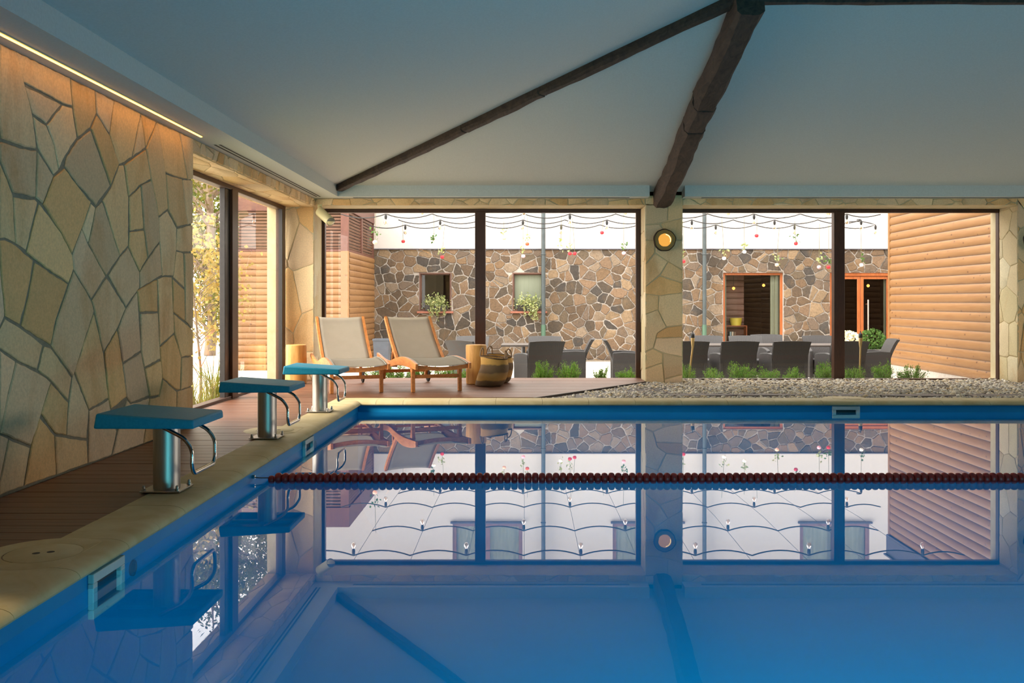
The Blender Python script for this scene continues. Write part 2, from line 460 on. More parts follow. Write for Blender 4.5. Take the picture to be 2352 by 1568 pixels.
def shrink(poly, g):
    if area(poly) < 0: poly = poly[::-1]
    q = poly[:]
    n = len(poly)
    for i in range(n):
        a, b = poly[i], poly[(i+1) % n]
        dx, dy = b[0]-a[0], b[1]-a[1]; L = math.hypot(dx, dy)
        if L < 1e-6: continue
        nx, ny = dy/L, -dx/L
        yield_d = nx*a[0] + ny*a[1] - g
        q = clip(q, nx, ny, yield_d)
        if len(q) < 3: return []
    return q
def shrink_any(poly, g):
    """inset that also works for slightly concave stones: edge offset and re-intersection"""
    if area(poly) < 0: poly = poly[::-1]
    n = len(poly); out = []
    for i in range(n):
        p0, p1, p2 = Vector(poly[i-1]), Vector(poly[i]), Vector(poly[(i+1) % n])
        d1 = (p1-p0).normalized(); d2 = (p2-p1).normalized()
        n1 = Vector((-d1.y, d1.x)); n2 = Vector((-d2.y, d2.x))
        b = n1 + n2
        if b.length < 1e-4: b = n1.copy()
        b.normalize()
        k = max(0.35, b.dot(n1))
        out.append(tuple(p1 + b * (g / k)))
    return out
def rough_edge(poly, step, j, r):
    out = []
    n = len(poly)
    for i in range(n):
        a, b = Vector(poly[i]), Vector(poly[(i+1) % n])
        L = (b-a).length; k = max(1, int(L/step))
        nn = Vector((-(b-a).y, (b-a).x)).normalized() if L > 1e-6 else Vector((0, 0))
        for t in range(k):
            p = a.lerp(b, t/k)
            o = r.uniform(-j, j)
            out.append((p.x + nn.x*o, p.y + nn.y*o))
    return out
def stone_mesh(mb, cells, fn, gap, h, seed, palette, step=0.05, j=0.004, bev=0.008, concave=False, vary=0.0):
    r = random.Random(seed)
    for c in cells:
        p = shrink_any(c, gap/2) if concave else shrink(c, gap/2)
        if len(p) < 3 or abs(area(p)) < 0.0006: continue
        if area(p) < 0: p = p[::-1]
        p = rough_edge(p, step, j, r)
        cx = sum(q[0] for q in p)/len(p); cy = sum(q[1] for q in p)/len(p)
        rad = math.sqrt(abs(area(p)))
        s = max(0.6, 1 - 2.0*bev/rad)
        hh = h * r.uniform(0.75, 1.25) if vary == 0 else h * r.uniform(1-vary, 1+vary)
        n = len(p)
        base = [fn(a, b, -0.004) for a, b in p]
        mid = [fn(a, b, hh*0.55) for a, b in p]
        top = [fn(cx + (a-cx)*s, cy + (b-cy)*s, hh) for a, b in p]
        col = lin(r.choice(palette)); k = r.uniform(0.86, 1.1)
        col = (col[0]*k, col[1]*k, col[2]*k, 1)
        fs = []
        for i in range(n):
            l = (i+1) % n
            fs.append((i, l, n+l, n+i)); fs.append((n+i, n+l, 2*n+l, 2*n+i))
        fs.append(tuple(2*n + i for i in range(n)))
        mb.add(base + mid + top, fs, col)
SAND = [dk(c_, 1.34) for c_ in ('#d8bc91', '#d6b78a', '#dbc097', '#d1b183', '#cdb28d', '#d7b582', '#d4ac76', '#d1b692')]
FIELD = [dk(c_, 0.49) for c_ in ('#8f765c','#7a6652','#a08468','#685c4f','#b39877','#897664','#967a5d','#5f5851','#a8937c','#7d6c58')]
# ================================================================ THE POOL HALL
XR = 12.0; YB = -3.5
ZS = 2.50            # soffit
ZC = 2.65            # spring of the sloping ceiling
XS = -2.53; YSF = 12.61
YR = 7.86; XA = 1.865; ZR = ZC + 0.2215*(YSF-YR)

# ---- left stone wall, its stones traced one by one
POLY_A = [
 [(0,45),(110,105),(165,320),(215,520),(240,680),(248,765),(140,745),(15,700),(0,590)],
 [(110,105),(475,280),(490,480),(430,462),(165,323)],
 [(170,335),(420,462),(315,595),(225,530)],
 [(425,468),(490,485),(520,690),(440,810),(400,905),(370,740),(318,600)],
 [(475,280),(640,360),(648,525),(608,625),(525,690),(492,480)],
 [(640,360),(768,435),(735,660),(650,525)],
 [(650,530),(735,665),(800,865),(745,1010),(660,760),(612,625)],
 [(608,630),(740,1010),(645,1140),(520,1000),(435,880),(450,810),(520,700)],
 [(225,535),(315,600),(370,740),(400,905),(365,940),(260,760)],
 [(255,770),(362,940),(290,1130),(243,1095)],
 [(0,720),(15,705),(140,750),(250,768),(243,1090),(90,1055),(0,820)],
 [(0,830),(90,1060),(108,1395),(40,1360),(0,1365)],
 [(95,1075),(240,1095),(260,1115),(180,1440),(110,1395)],
 [(265,1120),(410,1320),(485,1465),(497,1565),(460,1660),(235,1505),(180,1450)],
 [(435,885),(520,1000),(612,1115),(550,1290),(485,1465),(415,1325),(290,1130),(365,945)],
 [(612,1120),(643,1150),(595,1395),(552,1290)],
 [(685,1105),(805,1475),(712,1612),(595,1395),(645,1150)],
 [(800,870),(830,865),(862,1080),(860,1410),(805,1475),(690,1100),(745,1015)],
 [(768,435),(945,525),(885,820),(800,870),(737,665)],
 [(945,530),(975,755),(888,815)],
 [(945,525),(1050,580),(978,750)],
 [(835,865),(975,760),(1010,965),(940,1000),(862,1080)],
 [(1050,582),(1105,910),(1122,1165),(1060,1215),(1035,1070),(1010,965),(980,755)],
 [(1050,580),(1200,650),(1255,965),(1200,955),(1105,918)],
 [(1200,650),(1290,690),(1290,965),(1255,970)],
 [(1110,925),(1215,960),(1235,1130),(1255,1265),(1185,1285),(1125,1165)],
 [(1220,965),(1290,965),(1290,1260),(1255,1268),(1235,1120)],
 [(865,1080),(942,1005),(962,1295),(872,1310)],
 [(945,1000),(1012,968),(1038,1080),(1060,1215),(1070,1380),(990,1490),(965,1300)],
 [(1062,1215),(1122,1170),(1182,1285),(1180,1435),(1160,1610),(1087,1610),(1070,1385)],
 [(1185,1288),(1290,1262),(1290,1445),(1215,1450),(1180,1435)],
 [(1180,1440),(1228,1452),(1235,1690),(1160,1620)],
 [(1232,1455),(1290,1450),(1290,1960),(1238,1910),(1236,1690)],
 [(870,1312),(962,1300),(988,1490),(935,1580),(862,1415)],
 [(860,1415),(935,1580),(935,1690),(845,1815),(725,1605),(805,1478)],
 [(485,1470),(550,1290),(592,1395),(712,1610),(615,1765),(497,1565)],
 [(990,1490),(1070,1385),(1087,1605),(940,1690),(937,1580)],
 [(5,1365),(40,1362),(110,1400),(230,1500),(190,1740),(138,1935),(40,1880),(10,1560)],
 [(235,1510),(462,1660),(380,1900),(345,2075),(145,1945),(195,1740)],
 [(497,1570),(615,1770),(630,1840),(490,2285),(345,2075),(385,1890),(465,1660)],
 [(615,1770),(715,1615),(845,1820),(785,1960),(695,2120),(632,1830)],
 [(632,1850),(695,2120),(730,2425),(600,2500),(503,2245)],
 [(845,1825),(918,1710),(942,2110),(822,2190),(790,1960)],
 [(920,1700),(1052,1625),(1055,1850),(935,1850)],
 [(940,1855),(1055,1850),(1072,2165),(965,2220),(945,2110)],
 [(1055,1625),(1090,1610),(1150,1615),(1160,1850),(1165,1990),(1070,2075)],
 [(1155,1620),(1235,1695),(1238,1910),(1160,1850)],
 [(1160,1855),(1290,1965),(1290,2140),(1212,2150),(1168,1990)],
 [(700,2115),(785,1965),(820,2190),(848,2420),(745,2500),(728,2420)],
 [(822,2195),(945,2115),(965,2220),(1000,2410),(875,2458),(848,2420)],
 [(970,2225),(1075,2170),(1085,2290),(1062,2405),(1003,2415)],
 [(1070,2080),(1165,1995),(1212,2150),(1205,2370),(1185,2372),(1088,2290),(1075,2165)],
 [(1215,2150),(1290,2140),(1290,2340),(1208,2370)],
 [(0,1370),(8,1560),(38,1880),(0,1960)],
 [(40,1885),(138,1945),(295,2065),(255,2235),(105,2165),(0,2090),(0,1970)],
 [(300,2070),(345,2080),(485,2285),(462,2445),(345,2310),(258,2240)],
 [(0,2095),(110,2170),(45,2450),(5,2650),(0,2650)],
 [(110,2175),(258,2245),(345,2310),(275,2540),(210,2745),(5,2660),(45,2440)],
 [(345,2315),(462,2450),(448,2678),(370,2660),(278,2530)],
 [(500,2250),(600,2500),(585,2695),(450,2675),(465,2450),(488,2290)],
 [(600,2505),(732,2430),(745,2500),(785,2640),(750,2806),(592,2862)],
 [(790,2640),(850,2430),(875,2460),(1000,2418),(970,2640),(958,2731),(752,2805)],
 [(1003,2420),(1062,2410),(1088,2292),(1180,2375),(1180,2651),(960,2730),(972,2640)],
 [(1185,2375),(1290,2340),(1290,2612),(1180,2651)],
 [(270,2545),(370,2665),(382,2938),(165,3016),(210,2750)],
 [(370,2670),(585,2700),(592,2862),(382,2938)],
 [(5,2660),(65,2690),(0,3000),(0,2700)],
 [(65,2690),(208,2750),(163,3016),(0,3075),(0,3000)]]
def to_left_wall(x, y):
    px = x/2.904; py = 80 + y/2.904
    yy = XL*F/(px-CX)
    return (yy, min(2.50, max(0.0, CZ + (CY-py)*yy/F)))
cells = [[to_left_wall(*q) for q in p] for p in POLY_A]
mb = MB()
fnL = lambda a, b, t: (XL - 0.012 + t, a, b)
stone_mesh(mb, cells, fnL, 0.013, 0.011, 5, SAND, step=0.045, j=0.0035, bev=0.006, concave=True)
y0 = to_left_wall(0, 0)[0]
rest = voronoi(YB, y0-0.005, 0.0, 2.5, 0.42, 0.62, 9)
stone_mesh(mb, rest, fnL, 0.013, 0.011, 6, SAND, step=0.045, j=0.0035, bev=0.006)
# the end of the wall, facing the window
stone_mesh(mb, voronoi(-3.5, XL-0.01, 0, 2.5, 0.32, 0.5, 3), lambda a, b, t: (a, 8.118 + t, b), 0.018, 0.012, 7, SAND)
wl = struct(mb.build('wall_left', M['sandstone'], smooth=30), 'crazy-paved sandstone wall along the left side of the pool hall', 'wall')
g = MB(); g.box(-3.55, XL-0.011, YB, 8.12, -0.3, 2.75); g.build('mortar_bed', M['grout'], wl)
# lintel over the window recess and the stone underside
lt = MB()
stone_mesh(lt, voronoi(8.13, YW, 2.385, 2.5, 0.30, 0.4, 21), lambda a, b, t: (XL-0.012+t, a, b), 0.012, 0.012, 8, SAND)
stone_mesh(lt, voronoi(-3.55, XL-0.02, 8.13, YW, 0.22, 0.62, 22), lambda a, b, t: (a, b, 2.388-t), 0.010, 0.006, 9, SAND[:6])
lt.box(-3.55, XL-0.012, 8.13, YW+0.3, 2.388, 2.75, lin('#c8b58c'))
o = lt.build('lintel', M['sandstone'], wl, smooth=30)

# ---- far wall: corner pier, column, lintels
CW0, CW1 = 1.645, 2.16       # column between the windows
CR0, CR1 = 6.755, 7.22       # next column
wf = MB()
fnF = lambda a, b, t: (a, YW - t + 0.012, b)
stone_mesh(wf, voronoi(-3.3, -2.905, 0, 2.39, 0.30, 0.46, 31), fnF, 0.012, 0.012, 10, SAND)
COLP = [[(42,165),(215,170),(210,290),(150,310),(42,318)],[(42,92),(118,95),(118,165),(42,163)],[(122,92),(325,92),(325,265),(165,308),(212,288),(218,168),(122,163)],
 [(42,320),(150,314),(180,360),(120,440),(42,435)],[(160,312),(325,268),(325,435),(265,432),(185,360)],[(42,437),(112,440),(112,535),(42,620)],
 [(265,440),(325,438),(325,665),(215,600),(120,530),(118,445),(183,366)],[(42,625),(118,540),(215,602),(150,705),(42,795)],[(218,602),(325,670),(325,765),(155,708)],
 [(42,798),(150,712),(325,768),(325,840),(150,860),(42,848)],[(42,850),(145,862),(138,970),(42,1005)],[(150,862),(325,842),(325,1085),(205,1100),(140,970)],
 [(42,1008),(135,972),(200,1102),(130,1150),(100,1265),(42,1290)],[(135,1150),(205,1105),(325,1088),(325,1180),(125,1185)],[(125,1190),(325,1182),(325,1330),(175,1300),(105,1265)],
 [(42,1292),(100,1270),(172,1305),(170,1375),(42,1420)],[(180,1305),(325,1332),(325,1465),(190,1500)],[(42,1425),(170,1380),(185,1530),(42,1530)],[(190,1505),(325,1468),(325,1530),(190,1530)]]
def to_far(x, y):
    px = 1470 + x/3.3333; py = 420 + y/3.3333
    p = atY(px, py, YW)
    return (min(CW1, max(CW0, p.x)), min(2.6, p.z))
stone_mesh(wf, [[to_far(*q) for q in p] for p in COLP], fnF, 0.006, 0.012, 14, SAND, concave=True, step=0.05, j=0.003, bev=0.006)
stone_mesh(wf, voronoi(CR0, CR1, -0.05, 2.6, 0.30, 0.42, 33), fnF, 0.012, 0.012, 12, SAND)
for (a, b, s) in ((-2.9, CW0, 41), (CW1, CR0, 42), (CR1, XR, 43)):
    stone_mesh(wf, voronoi(a, b, 2.405, 2.505, 0.36, 0.3, s), fnF, 0.010, 0.012, s, SAND)
# reveals (the lit stone returns of the openings)
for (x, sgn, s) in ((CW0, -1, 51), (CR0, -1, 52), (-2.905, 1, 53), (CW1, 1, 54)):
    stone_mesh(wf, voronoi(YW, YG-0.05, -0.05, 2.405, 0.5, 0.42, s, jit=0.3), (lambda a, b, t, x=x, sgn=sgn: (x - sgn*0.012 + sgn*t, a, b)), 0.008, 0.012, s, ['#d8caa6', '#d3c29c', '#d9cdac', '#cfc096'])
wfo = struct(wf.build('wall_far', M['sandstone'], smooth=30), 'sandstone-clad wall and pillars between the big windows at the far end', 'wall')
g = MB()
g.box(-3.55, -2.906, YW+0.011, 13.62, -0.4, 2.75)
g.box(CW0+0.011, CW1-0.011, YW+0.011, 13.62, -0.4, 2.75)
g.box(CR0+0.011, CR1, YW+0.011, 13.62, -0.4, 2.75)
g.box(CR1, XR+0.2, YW+0.4, 13.62, -0.4, 2.75)
g.box(-2.906, XR, YW+0.011, 13.62, 2.408, 2.75)
g.box(-2.906, CR0, 13.32, 13.62, -0.5, -0.035)
g.build('wall_body', M['reveal'], wfo)

def frame_rect(mb, plane, at, u0, u1, v0, v1, w, d, wb=None, wt=None):
    """a rectangular frame; plane 'x' or 'y'; members of width w, depth d"""
    def bx(a, b, c_, e):
        if plane == 'y': mb.box(a, b, at, at+d, c_, e)
        else: mb.box(at-d, at, a, b, c_, e)
    wb = w if wb is None else wb; wt = w if wt is None else wt
    bx(u0, u0+w, v0, v1); bx(u1-w, u1, v0, v1)
    bx(u0+w, u1-w, v0, v0+wb); bx(u0+w, u1-w, v1-wt, v1)
# ---- remaining shell, out of the picture
g = MB()
RW = [(6.4, 12.4)]  # added opening out of view, brings extra daylight into the hall
for (a, b) in ((YB, 6.4), (12.4, 13.62)): g.box(XR, XR+0.2, a, b, -0.4, 4.0)
for (a, b) in RW: g.box(XR, XR+0.2, a, b, -0.4, 0.0); g.box(XR, XR+0.2, a, b, 2.4, 4.0)
struct(g.build('wall_right', M['plaster']), 'plain plastered wall with an added light opening, closing the right side of the hall', 'wall')
for i_, (a, b) in enumerate(RW):
    o = bpy.data.objects.new('window_%d' % (11+i_), None); COL.objects.link(o); struct(o, 'unseen window added in the right wall to light the hall', 'window')
    m = MB(); frame_rect(m, 'x', XR+0.15, a, b, 0.0, 2.4, 0.07, 0.09); m.box(XR+0.06, XR+0.15, (a+b)/2-0.05, (a+b)/2+0.05, 0.02, 2.35); m.build('window_frame', M['frame'], o)
    m = MB(); m.quad((XR+0.1, a, 0), (XR+0.1, b, 0), (XR+0.1, b, 2.4), (XR+0.1, a, 2.4)); m.build('glass_pane', M['glass'], o)
g = MB(); g.box(-3.55, XR+0.2, YB-0.2, YB, -0.3, 4.0); struct(g.build('wall_back', M['grout']), 'plain stone-grey wall closing the near end of the hall', 'wall')

# ---- ceiling
c = MB()
A0 = (XS, YSF, ZC); A1 = (XS, YB, ZC); AP = (XA, YR, ZR); RR = (XR, YR, ZR)
c.add([A0, A1, AP], [(0, 1, 2)])
zw = ZC - 0.2215*(YW + 0.05 - YSF)
c.add([A0, AP, RR, (XR, YSF, ZC)], [(0, 1, 2, 3)])
c.add([A1, (XR, YB, ZC), RR, AP], [(0, 1, 2, 3)])
GX0, GX1 = 1.672, 2.147      # the gap in the soffit at the beam
c.quad((GX0, YSF, ZC), (GX1, YSF, ZC), (GX1, YW+0.05, zw), (GX0, YW+0.05, zw))
c.box(XL-0.03, XS, YB, YW, ZS, ZC+0.02)
c.box(XS, GX0, YSF, YW+0.02, ZS, ZC)
c.box(GX1, XR, YSF, YW+0.02, ZS, ZC)
# roof skin above, keeps daylight out
c.add([(-3.6, 13.7, 2.74), (-3.6, YB-0.3, 2.74), (XA, YR, ZR+0.35), (XR+0.3, YR, ZR+0.35), (XR+0.3, 13.7, 2.74), (XR+0.3, YB-0.3, 2.74)],
      [(0, 1, 2), (0, 2, 3, 4), (1, 5, 3, 2)])
co = struct(c.build('ceiling', M['plaster']), 'white sloping plaster ceiling with a boxed soffit round the edge', 'ceiling')

# ---- beams
def beam(name, p, q, w, h, up, seed, seg=26, jit=0.012, joints=(), label='', bulge=0.0):
    r = random.Random(seed); p = Vector(p); q = Vector(q); d = (q-p).normalized()
    a = d.cross(Vector(up)).normalized(); b = a.cross(d).normalized()
    prof = []
    for k in range(16):
        an = 2*PI*(k+0.5)/16
        cx, cy = math.cos(an), math.sin(an)
        m = max(abs(cx), abs(cy)); e = 0.86
        f = (1/m)*e + (1-e)*1.12
        prof.append((cx*f, cy*f))
    ts = [i/seg for i in range(seg+1)]
    for j in joints: ts += [j-0.0022, j-0.0008, j+0.0008, j+0.0022]
    ts = sorted(ts); m = MB(); vs = []
    off = [[r.uniform(-jit, jit) for _ in prof] for _ in ts]
    for i, t in enumerate(ts):
        k = 1.0
        for j in joints:
            if abs(t-j) < 0.0015: k = 0.86
        wx = math.sin(t*9+seed)*jit*0.9
        for n_, (x, y) in enumerate(prof):
            o = off[i][n_]*0.7 + (off[i-1][n_]*0.3 if i else 0)
            vs.append(p + d*((q-p).length*t) + a*(x*w/2*k + o + wx) + b*(y*h/2*k + o))
    n = len(prof); fs = []
    for i in range(len(ts)-1):
        for k in range(n):
            l = (k+1) % n
            fs.append((i*n+k, i*n+l, (i+1)*n+l, (i+1)*n+k))
    fs.append(tuple(range(n-1, -1, -1))); fs.append(tuple((len(ts)-1)*n + k for k in range(n)))
    m.add(vs, fs)
    o = m.build(name, M['dark_wood'], smooth=28, fix=True)
    return struct(o, label, 'beam')
sl = Vector((0, -1, 0.2215)).normalized()
def zc_far(y): return ZC + 0.2215*(YSF-y)
hb = 0.25
beam('roof_beam', (XA, 12.80, zc_far(12.80)-hb/2), (XA, YR-0.05, zc_far(YR-0.05)-hb/2), 0.235, hb, (0.0, 0.2, 1), 3, 30, 0.011, (0.235+0.27, 0.235+0.385), 'thick hewn dark beam running up the ceiling from the stone pillar')
beam('hip_beam', (XS+0.03, YSF-0.03, ZC-0.01), (XA-0.05, YR+0.05, ZR-0.03), 0.125, 0.15, (0.0, 0, 1), 8, 40, 0.008, (0.42, 0.62), 'slender dark beam along the slanting fold of the ceiling')
beam('ridge_beam', (XA, YR, ZR-0.04), (XR, YR, ZR-0.04), 0.14, 0.16, (0, 0, 1), 9, 40, 0.008, (), 'dark horizontal ridge beam along the top of the ceiling')

# ---- air slots and LED line
def slot_vent(x0, x1, y0, y1, along, label):
    t = thing('slot_vent', label, 'vent', ((x0+x1)/2, (y0+y1)/2, ZS), 0, 'linear slot vents in the soffit')
    hx, hy = (x1-x0)/2, (y1-y0)/2
    m = MB(); m.box(-hx, hx, -hy, hy, -0.003, 0.002); m.build('frame', M['plaster'], t)
    for s in (-1, 1):
        m = MB()
        if along == 'y': m.box(s*hx*0.5-0.011, s*hx*0.5+0.011, -hy+0.01, hy-0.01, -0.005, 0)
        else: m.box(-hx+0.01, hx-0.01, s*hy*0.5-0.009, s*hy*0.5+0.009, -0.005, 0)
        m.build('slot', M['slot_dark'], t)
slot_vent(-2.83, -2.74, 8.45, 12.6, 'y', 'double slot vent in the soffit above the left window')
slot_vent(-2.35, 1.42, 12.68, 12.75, 'x', 'thin slot vent in the soffit over the window behind the loungers')
slot_vent(2.38, 7.0, 12.68, 12.75, 'x', 'thin slot vent in the soffit over the window behind the pebbles')
t = thing('led_strip', 'warm glowing LED line in the soffit along the stone wall', 'light', (-2.785, 0, ZS-0.001))
m = MB(); m.box(-0.017, 0.017, YB+0.05, 8.05, -0.004, 0.0); m.build('profile', M['cream_metal'], t)
m = MB(); m.box(-0.0075, 0.0075, YB+0.06, 8.04, -0.009, -0.004); m.build('diffuser', emissive('led_glow', (1.0, 0.42, 0.06, 1), 5.6), t)

# ---- windows
def big_window(name, x0, x1, mx0, mx1, label):
    o = bpy.data.objects.new(name, None); COL.objects.link(o); struct(o, label, 'window')
    m = MB(); frame_rect(m, 'y', YG-0.04, x0, x1, -0.035, 2.405, 0.072, 0.09, 0.022, 0.05)
    m.build('window_frame', M['frame'], o, bevel=0.004)
    m = MB(); m.box(mx0, mx1, YG-0.06, YG+0.06, -0.03, 2.37); m.build('mullion', M['frame'], o, bevel=0.004)
    for (a, b) in ((x0+0.05, mx0), (mx1, x1-0.05)):
        m = MB(); m.box(a, b, YG, YG+0.004, -0.02, 2.37)
        m2 = MB(); m2.quad((a, YG, -0.02), (b, YG, -0.02), (b, YG, 2.37), (a, YG, 2.37)); m2.build('glass_pane', M['glass'], o)
    return o
big_window('window_1', -2.935, 1.65, X_at(1091, YG-.05), X_at(1115, YG-.05), 'large dark-framed window with loungers standing in front of it')
big_window('window_2', 2.155, X_at(2302, YG), X_at(1915.5, YG-.05), X_at(1940, YG-.05), 'large dark-framed window behind the pebble bed')
o = bpy.data.objects.new('window_3', None); COL.objects.link(o); struct(o, 'tall sliding window in the recess of the left wall', 'window')
XW = -3.30
m = MB(); frame_rect(m, 'x', XW+0.02, 8.0, 12.80, 0.0, 2.385, 0.13, 0.10, 0.03, 0.055); m.build('window_frame', M['frame'], o, bevel=0.004)
m = MB(); m.box(XW-0.02, XW+0.03, 10.45, 10.66, 0.0, 2.34); m.build('mullion', M['frame'], o, bevel=0.004)
m = MB(); m.box(XW-0.06, XW+0.0, 10.28, 10.45, 0.0, 2.34); m.build('sliding_sash', M['frame_dark'], o, bevel=0.004)
m = MB(); m.box(XW-0.02, XW+0.025, 12.60, 12.68, 0.0, 2.34); m.build('sash_edge', M['frame_dark'], o)
for (a, b, x) in ((8.1, 10.30, XW-0.05), (10.6, 12.7, XW-0.005)):
    m = MB(); m.quad((x, a, 0.02), (x, b, 0.02), (x, b, 2.35), (x, a, 2.35)); m.build('glass_pane', M['glass'], o)

# ---- deck floor: boards along x, clipped to the recess and the diagonal edge
d = MB()
bw = 0.133; y = YB + 0.02; k = 0
DX0, DY0, DX1, DY1 = 0.09, 10.56, 1.62, 12.72
def right_edge(yy):
    if yy < 10.585: return -2.115
    return DX0 + (DX1-DX0)*(yy-DY0)/(DY1-DY0)
r = random.Random(4)
while y < YG - 0.05:
    ya, yb = y, min(y + bw - 0.006, YG-0.045)
    if ya < 10.585 < yb: yb = 10.58
    x0 = XL + 0.004 if yb < 8.14 else XW + 0.02
    if ya > YW - 0.03: x0 = -2.89
    xa, xb = right_edge(ya), right_edge(yb)
    if ya > 12.72: xa = xb = 1.63
    cuts = [x0]; xx = x0 + r.uniform(0.4, 3.0)
    while xx < min(xa, xb) - 0.4: cuts.append(xx); xx += r.uniform(1.6, 3.2)
    z = r.uniform(-0.0015, 0.0)
    for i, a in enumerate(cuts):
        last = i == len(cuts)-1
        ea, eb = (xa, xb) if last else (cuts[i+1]-0.002, cuts[i+1]-0.002)
        if ea - a < 0.02: continue
        d.add([(a, ya, -0.022), (ea, ya, -0.022), (eb, yb, -0.022), (a, yb, -0.022), (a, ya, z), (ea, ya, z), (eb, yb, z), (a, yb, z)],
              [(0,3,2,1), (4,5,6,7), (0,1,5,4), (1,2,6,5), (2,3,7,6), (3,0,4,7)])
    y += bw; k += 1
    if 10.585 - 0.05 < y < 10.585: y = 10.59
fl = struct(d.build('floor', M['deck']), 'brown timber decking beside and beyond the pool', 'floor')
m = MB()
m.box(-3.55, -2.0, YB, 13.4, -0.40, -0.023); m.box(-2.0, 1.8, 10.5, 13.33, -0.4, -0.023)
m.build('substructure', M['deck_edge'], fl)
e = MB(); dv = Vector((DX1-DX0, DY1-DY0, 0)).normalized(); nv = Vector((dv.y, -dv.x, 0))
p0 = Vector((DX0, DY0, 0)) + nv*0.012 - dv*0.02; p1 = Vector((DX1, DY1, 0)) + nv*0.012
e.bar((p0.x, p0.y, -0.04), (p1.x, p1.y, -0.04), 0.024, 0.082)
struct(e.build('trim_2', M['deck_edge'], bevel=0.003), 'dark edging board where the deck ends at the pebbles', 'trim')

# ---- pool coping of rounded sandstone pieces
cp = MB()
OUT = 0.32
prof = [(OUT, -0.055), (OUT, -0.004), (OUT-0.004, 0.0), (0.095, 0.0), (0.062, -0.003), (0.036, -0.009), (0.016, -0.018), (0.004, -0.030), (0.0, -0.041), (0.006, -0.051), (0.022, -0.055)]
SY = [-1.0, -0.5, 0.0, 0.55, 1.1, 1.65, 2.2, 2.75, 3.29, 3.78, 4.245, 4.6, 4.947, 5.427, 5.966, 6.56, 6.99, 7.5, 7.95, 8.45, 8.95, 9.45, 9.95]
xi = -1.797; yi = 10.215
rr = random.Random(2)
for i in range(len(SY)):
    a = SY[i] + 0.0015; b = (SY[i+1] - 0.0015) if i+1 < len(SY) else None
    dz = rr.uniform(-0.001, 0.001)
    if b is not None: cp.extrude(prof, lambda s, z, t, dz=dz: (xi - s, t, z+dz), a, b)
    else:   # mitred corner piece
        n = len(prof)
        v0 = [(xi-s, a, z) for s, z in prof]; v1 = [(xi-s, yi+s, z) for s, z in prof]
        cp.add(v0+v1, [tuple(range(n-1,-1,-1))] + [(q, (q+1) % n, n+(q+1) % n, n+q) for q in range(n)])
SX = [X_at(p, 10.21) for p in (862.8, 925, 1031, 1138, 1245.6, 1353, 1459.8, 1566.5, 1672.7, 1781.8, 1891, 1996.6, 2167, 2275, 2383)]
SX += [SX[-1] + 0.51*k for k in range(1, 9)]
n = len(prof)
v0 = [(xi-s, yi+s, z) for s, z in prof]; v1 = [(SX[0]-0.0015, yi+s, z) for s, z in prof]
cp.add(v0+v1, [tuple(range(n-1,-1,-1)), tuple(range(n, 2*n))] + [(q, n+q, n+(q+1) % n, (q+1) % n) for q in range(n)])
for i in range(len(SX)-1):
    cp.extrude(prof, lambda s, z, t: (t, yi+s, z), SX[i]+0.0015, SX[i+1]-0.0015)
LIDS = [(-2.06, 4.0), (-2.10, 7.86), (X_at(1942, 10.5), 10.46)]
for (lx, ly) in LIDS:
    far_ = ly > 10
    def inside(x, y): return (x, max(y, yi+0.10)) if far_ else (min(x, xi-0.10), y)
    ring_ = [(lx + 0.26*math.cos(2*PI*k/64), ly + 0.26*math.sin(2*PI*k/64)) for k in range(64)]
    hole_ = [(lx + 0.158*math.cos(2*PI*k/64), ly + 0.158*math.sin(2*PI*k/64)) for k in range(64)]
    ov = [inside(*q) for q in ring_]
    vs = [(x, y, -0.05) for x, y in ov] + [(x, y, -0.001) for x, y in ov] + [(lx + (x-lx)*0.985, ly + (y-ly)*0.985, 0.0012) for x, y in ov] + [(*inside(*q), 0.0012) for q in hole_] + [(*inside(*q), -0.004) for q in hole_]
    cp.add(vs, [(64*j+k, 64*j+(k+1) % 64, 64*(j+1)+(k+1) % 64, 64*(j+1)+k) for j in range(4) for k in range(64)])
cpo = struct(cp.build('trim_1', M['coping'], smooth=35, fix=True), 'rounded cream sandstone coping round the pool edge', 'trim')
names = ['round stone skimmer lid nearest the camera at the pool edge', 'round stone skimmer lid behind the middle starting block', 'round stone skimmer lid among the far coping above the pool skimmer']
for i, (lx, ly) in enumerate(LIDS):
    t = thing('skimmer_lid', names[i], 'lid', (lx, ly, -0.005), R(24), 'stone skimmer lids')
    m = MB(); m.lathe([(0.153, 0.0), (0.153, 0.0060), (0.150, 0.0078), (0.0, 0.0078)], 48); m.build('disc', M['coping'], t, smooth=35)
    for s in (-1, 1):
        m = MB(); m.lathe([(0.016, 0.0079), (0.016, 0.0083), (0.0, 0.0084)], 16, Matrix.Translation((s*0.028, 0, 0))); m.build('finger_hole', M['deck_edge'], t)

# ---- pool basin and water
b = MB(); PX1, PY0 = 9.6, 0.6
ring = []
for k in range(0, 9):            # wall, then a generous cove down to the floor
    a_ = PI/2*k/8; ring.append((0.6*(1-math.cos(a_)), -0.9 - 0.6*math.sin(a_)))
ring = [(0.0, -0.045)] + ring
vs = []
for ins, z in ring: vs += [(XP+ins, PY0+ins, z), (PX1-ins, PY0+ins, z), (PX1-ins, YP-ins, z), (XP+ins, YP-ins, z)]
fs = [(4*i_+k, 4*i_+4+k, 4*i_+4+(k+1) % 4, 4*i_+(k+1) % 4) for i_ in range(len(ring)-1) for k in range(4)] + [tuple(4*(len(ring)-1)+k for k in range(4))]
b.add(vs, fs)
struct(b.build('pool_basin', M['liner'], smooth=35), 'bright blue lined swimming pool basin', 'pool')
w = MB(); w.quad((XP, PY0, ZW), (PX1, PY0, ZW), (PX1, YP, ZW), (XP, YP, ZW))
struct(w.build('pool_water', M['water']), 'still blue pool water mirroring the windows', 'water')
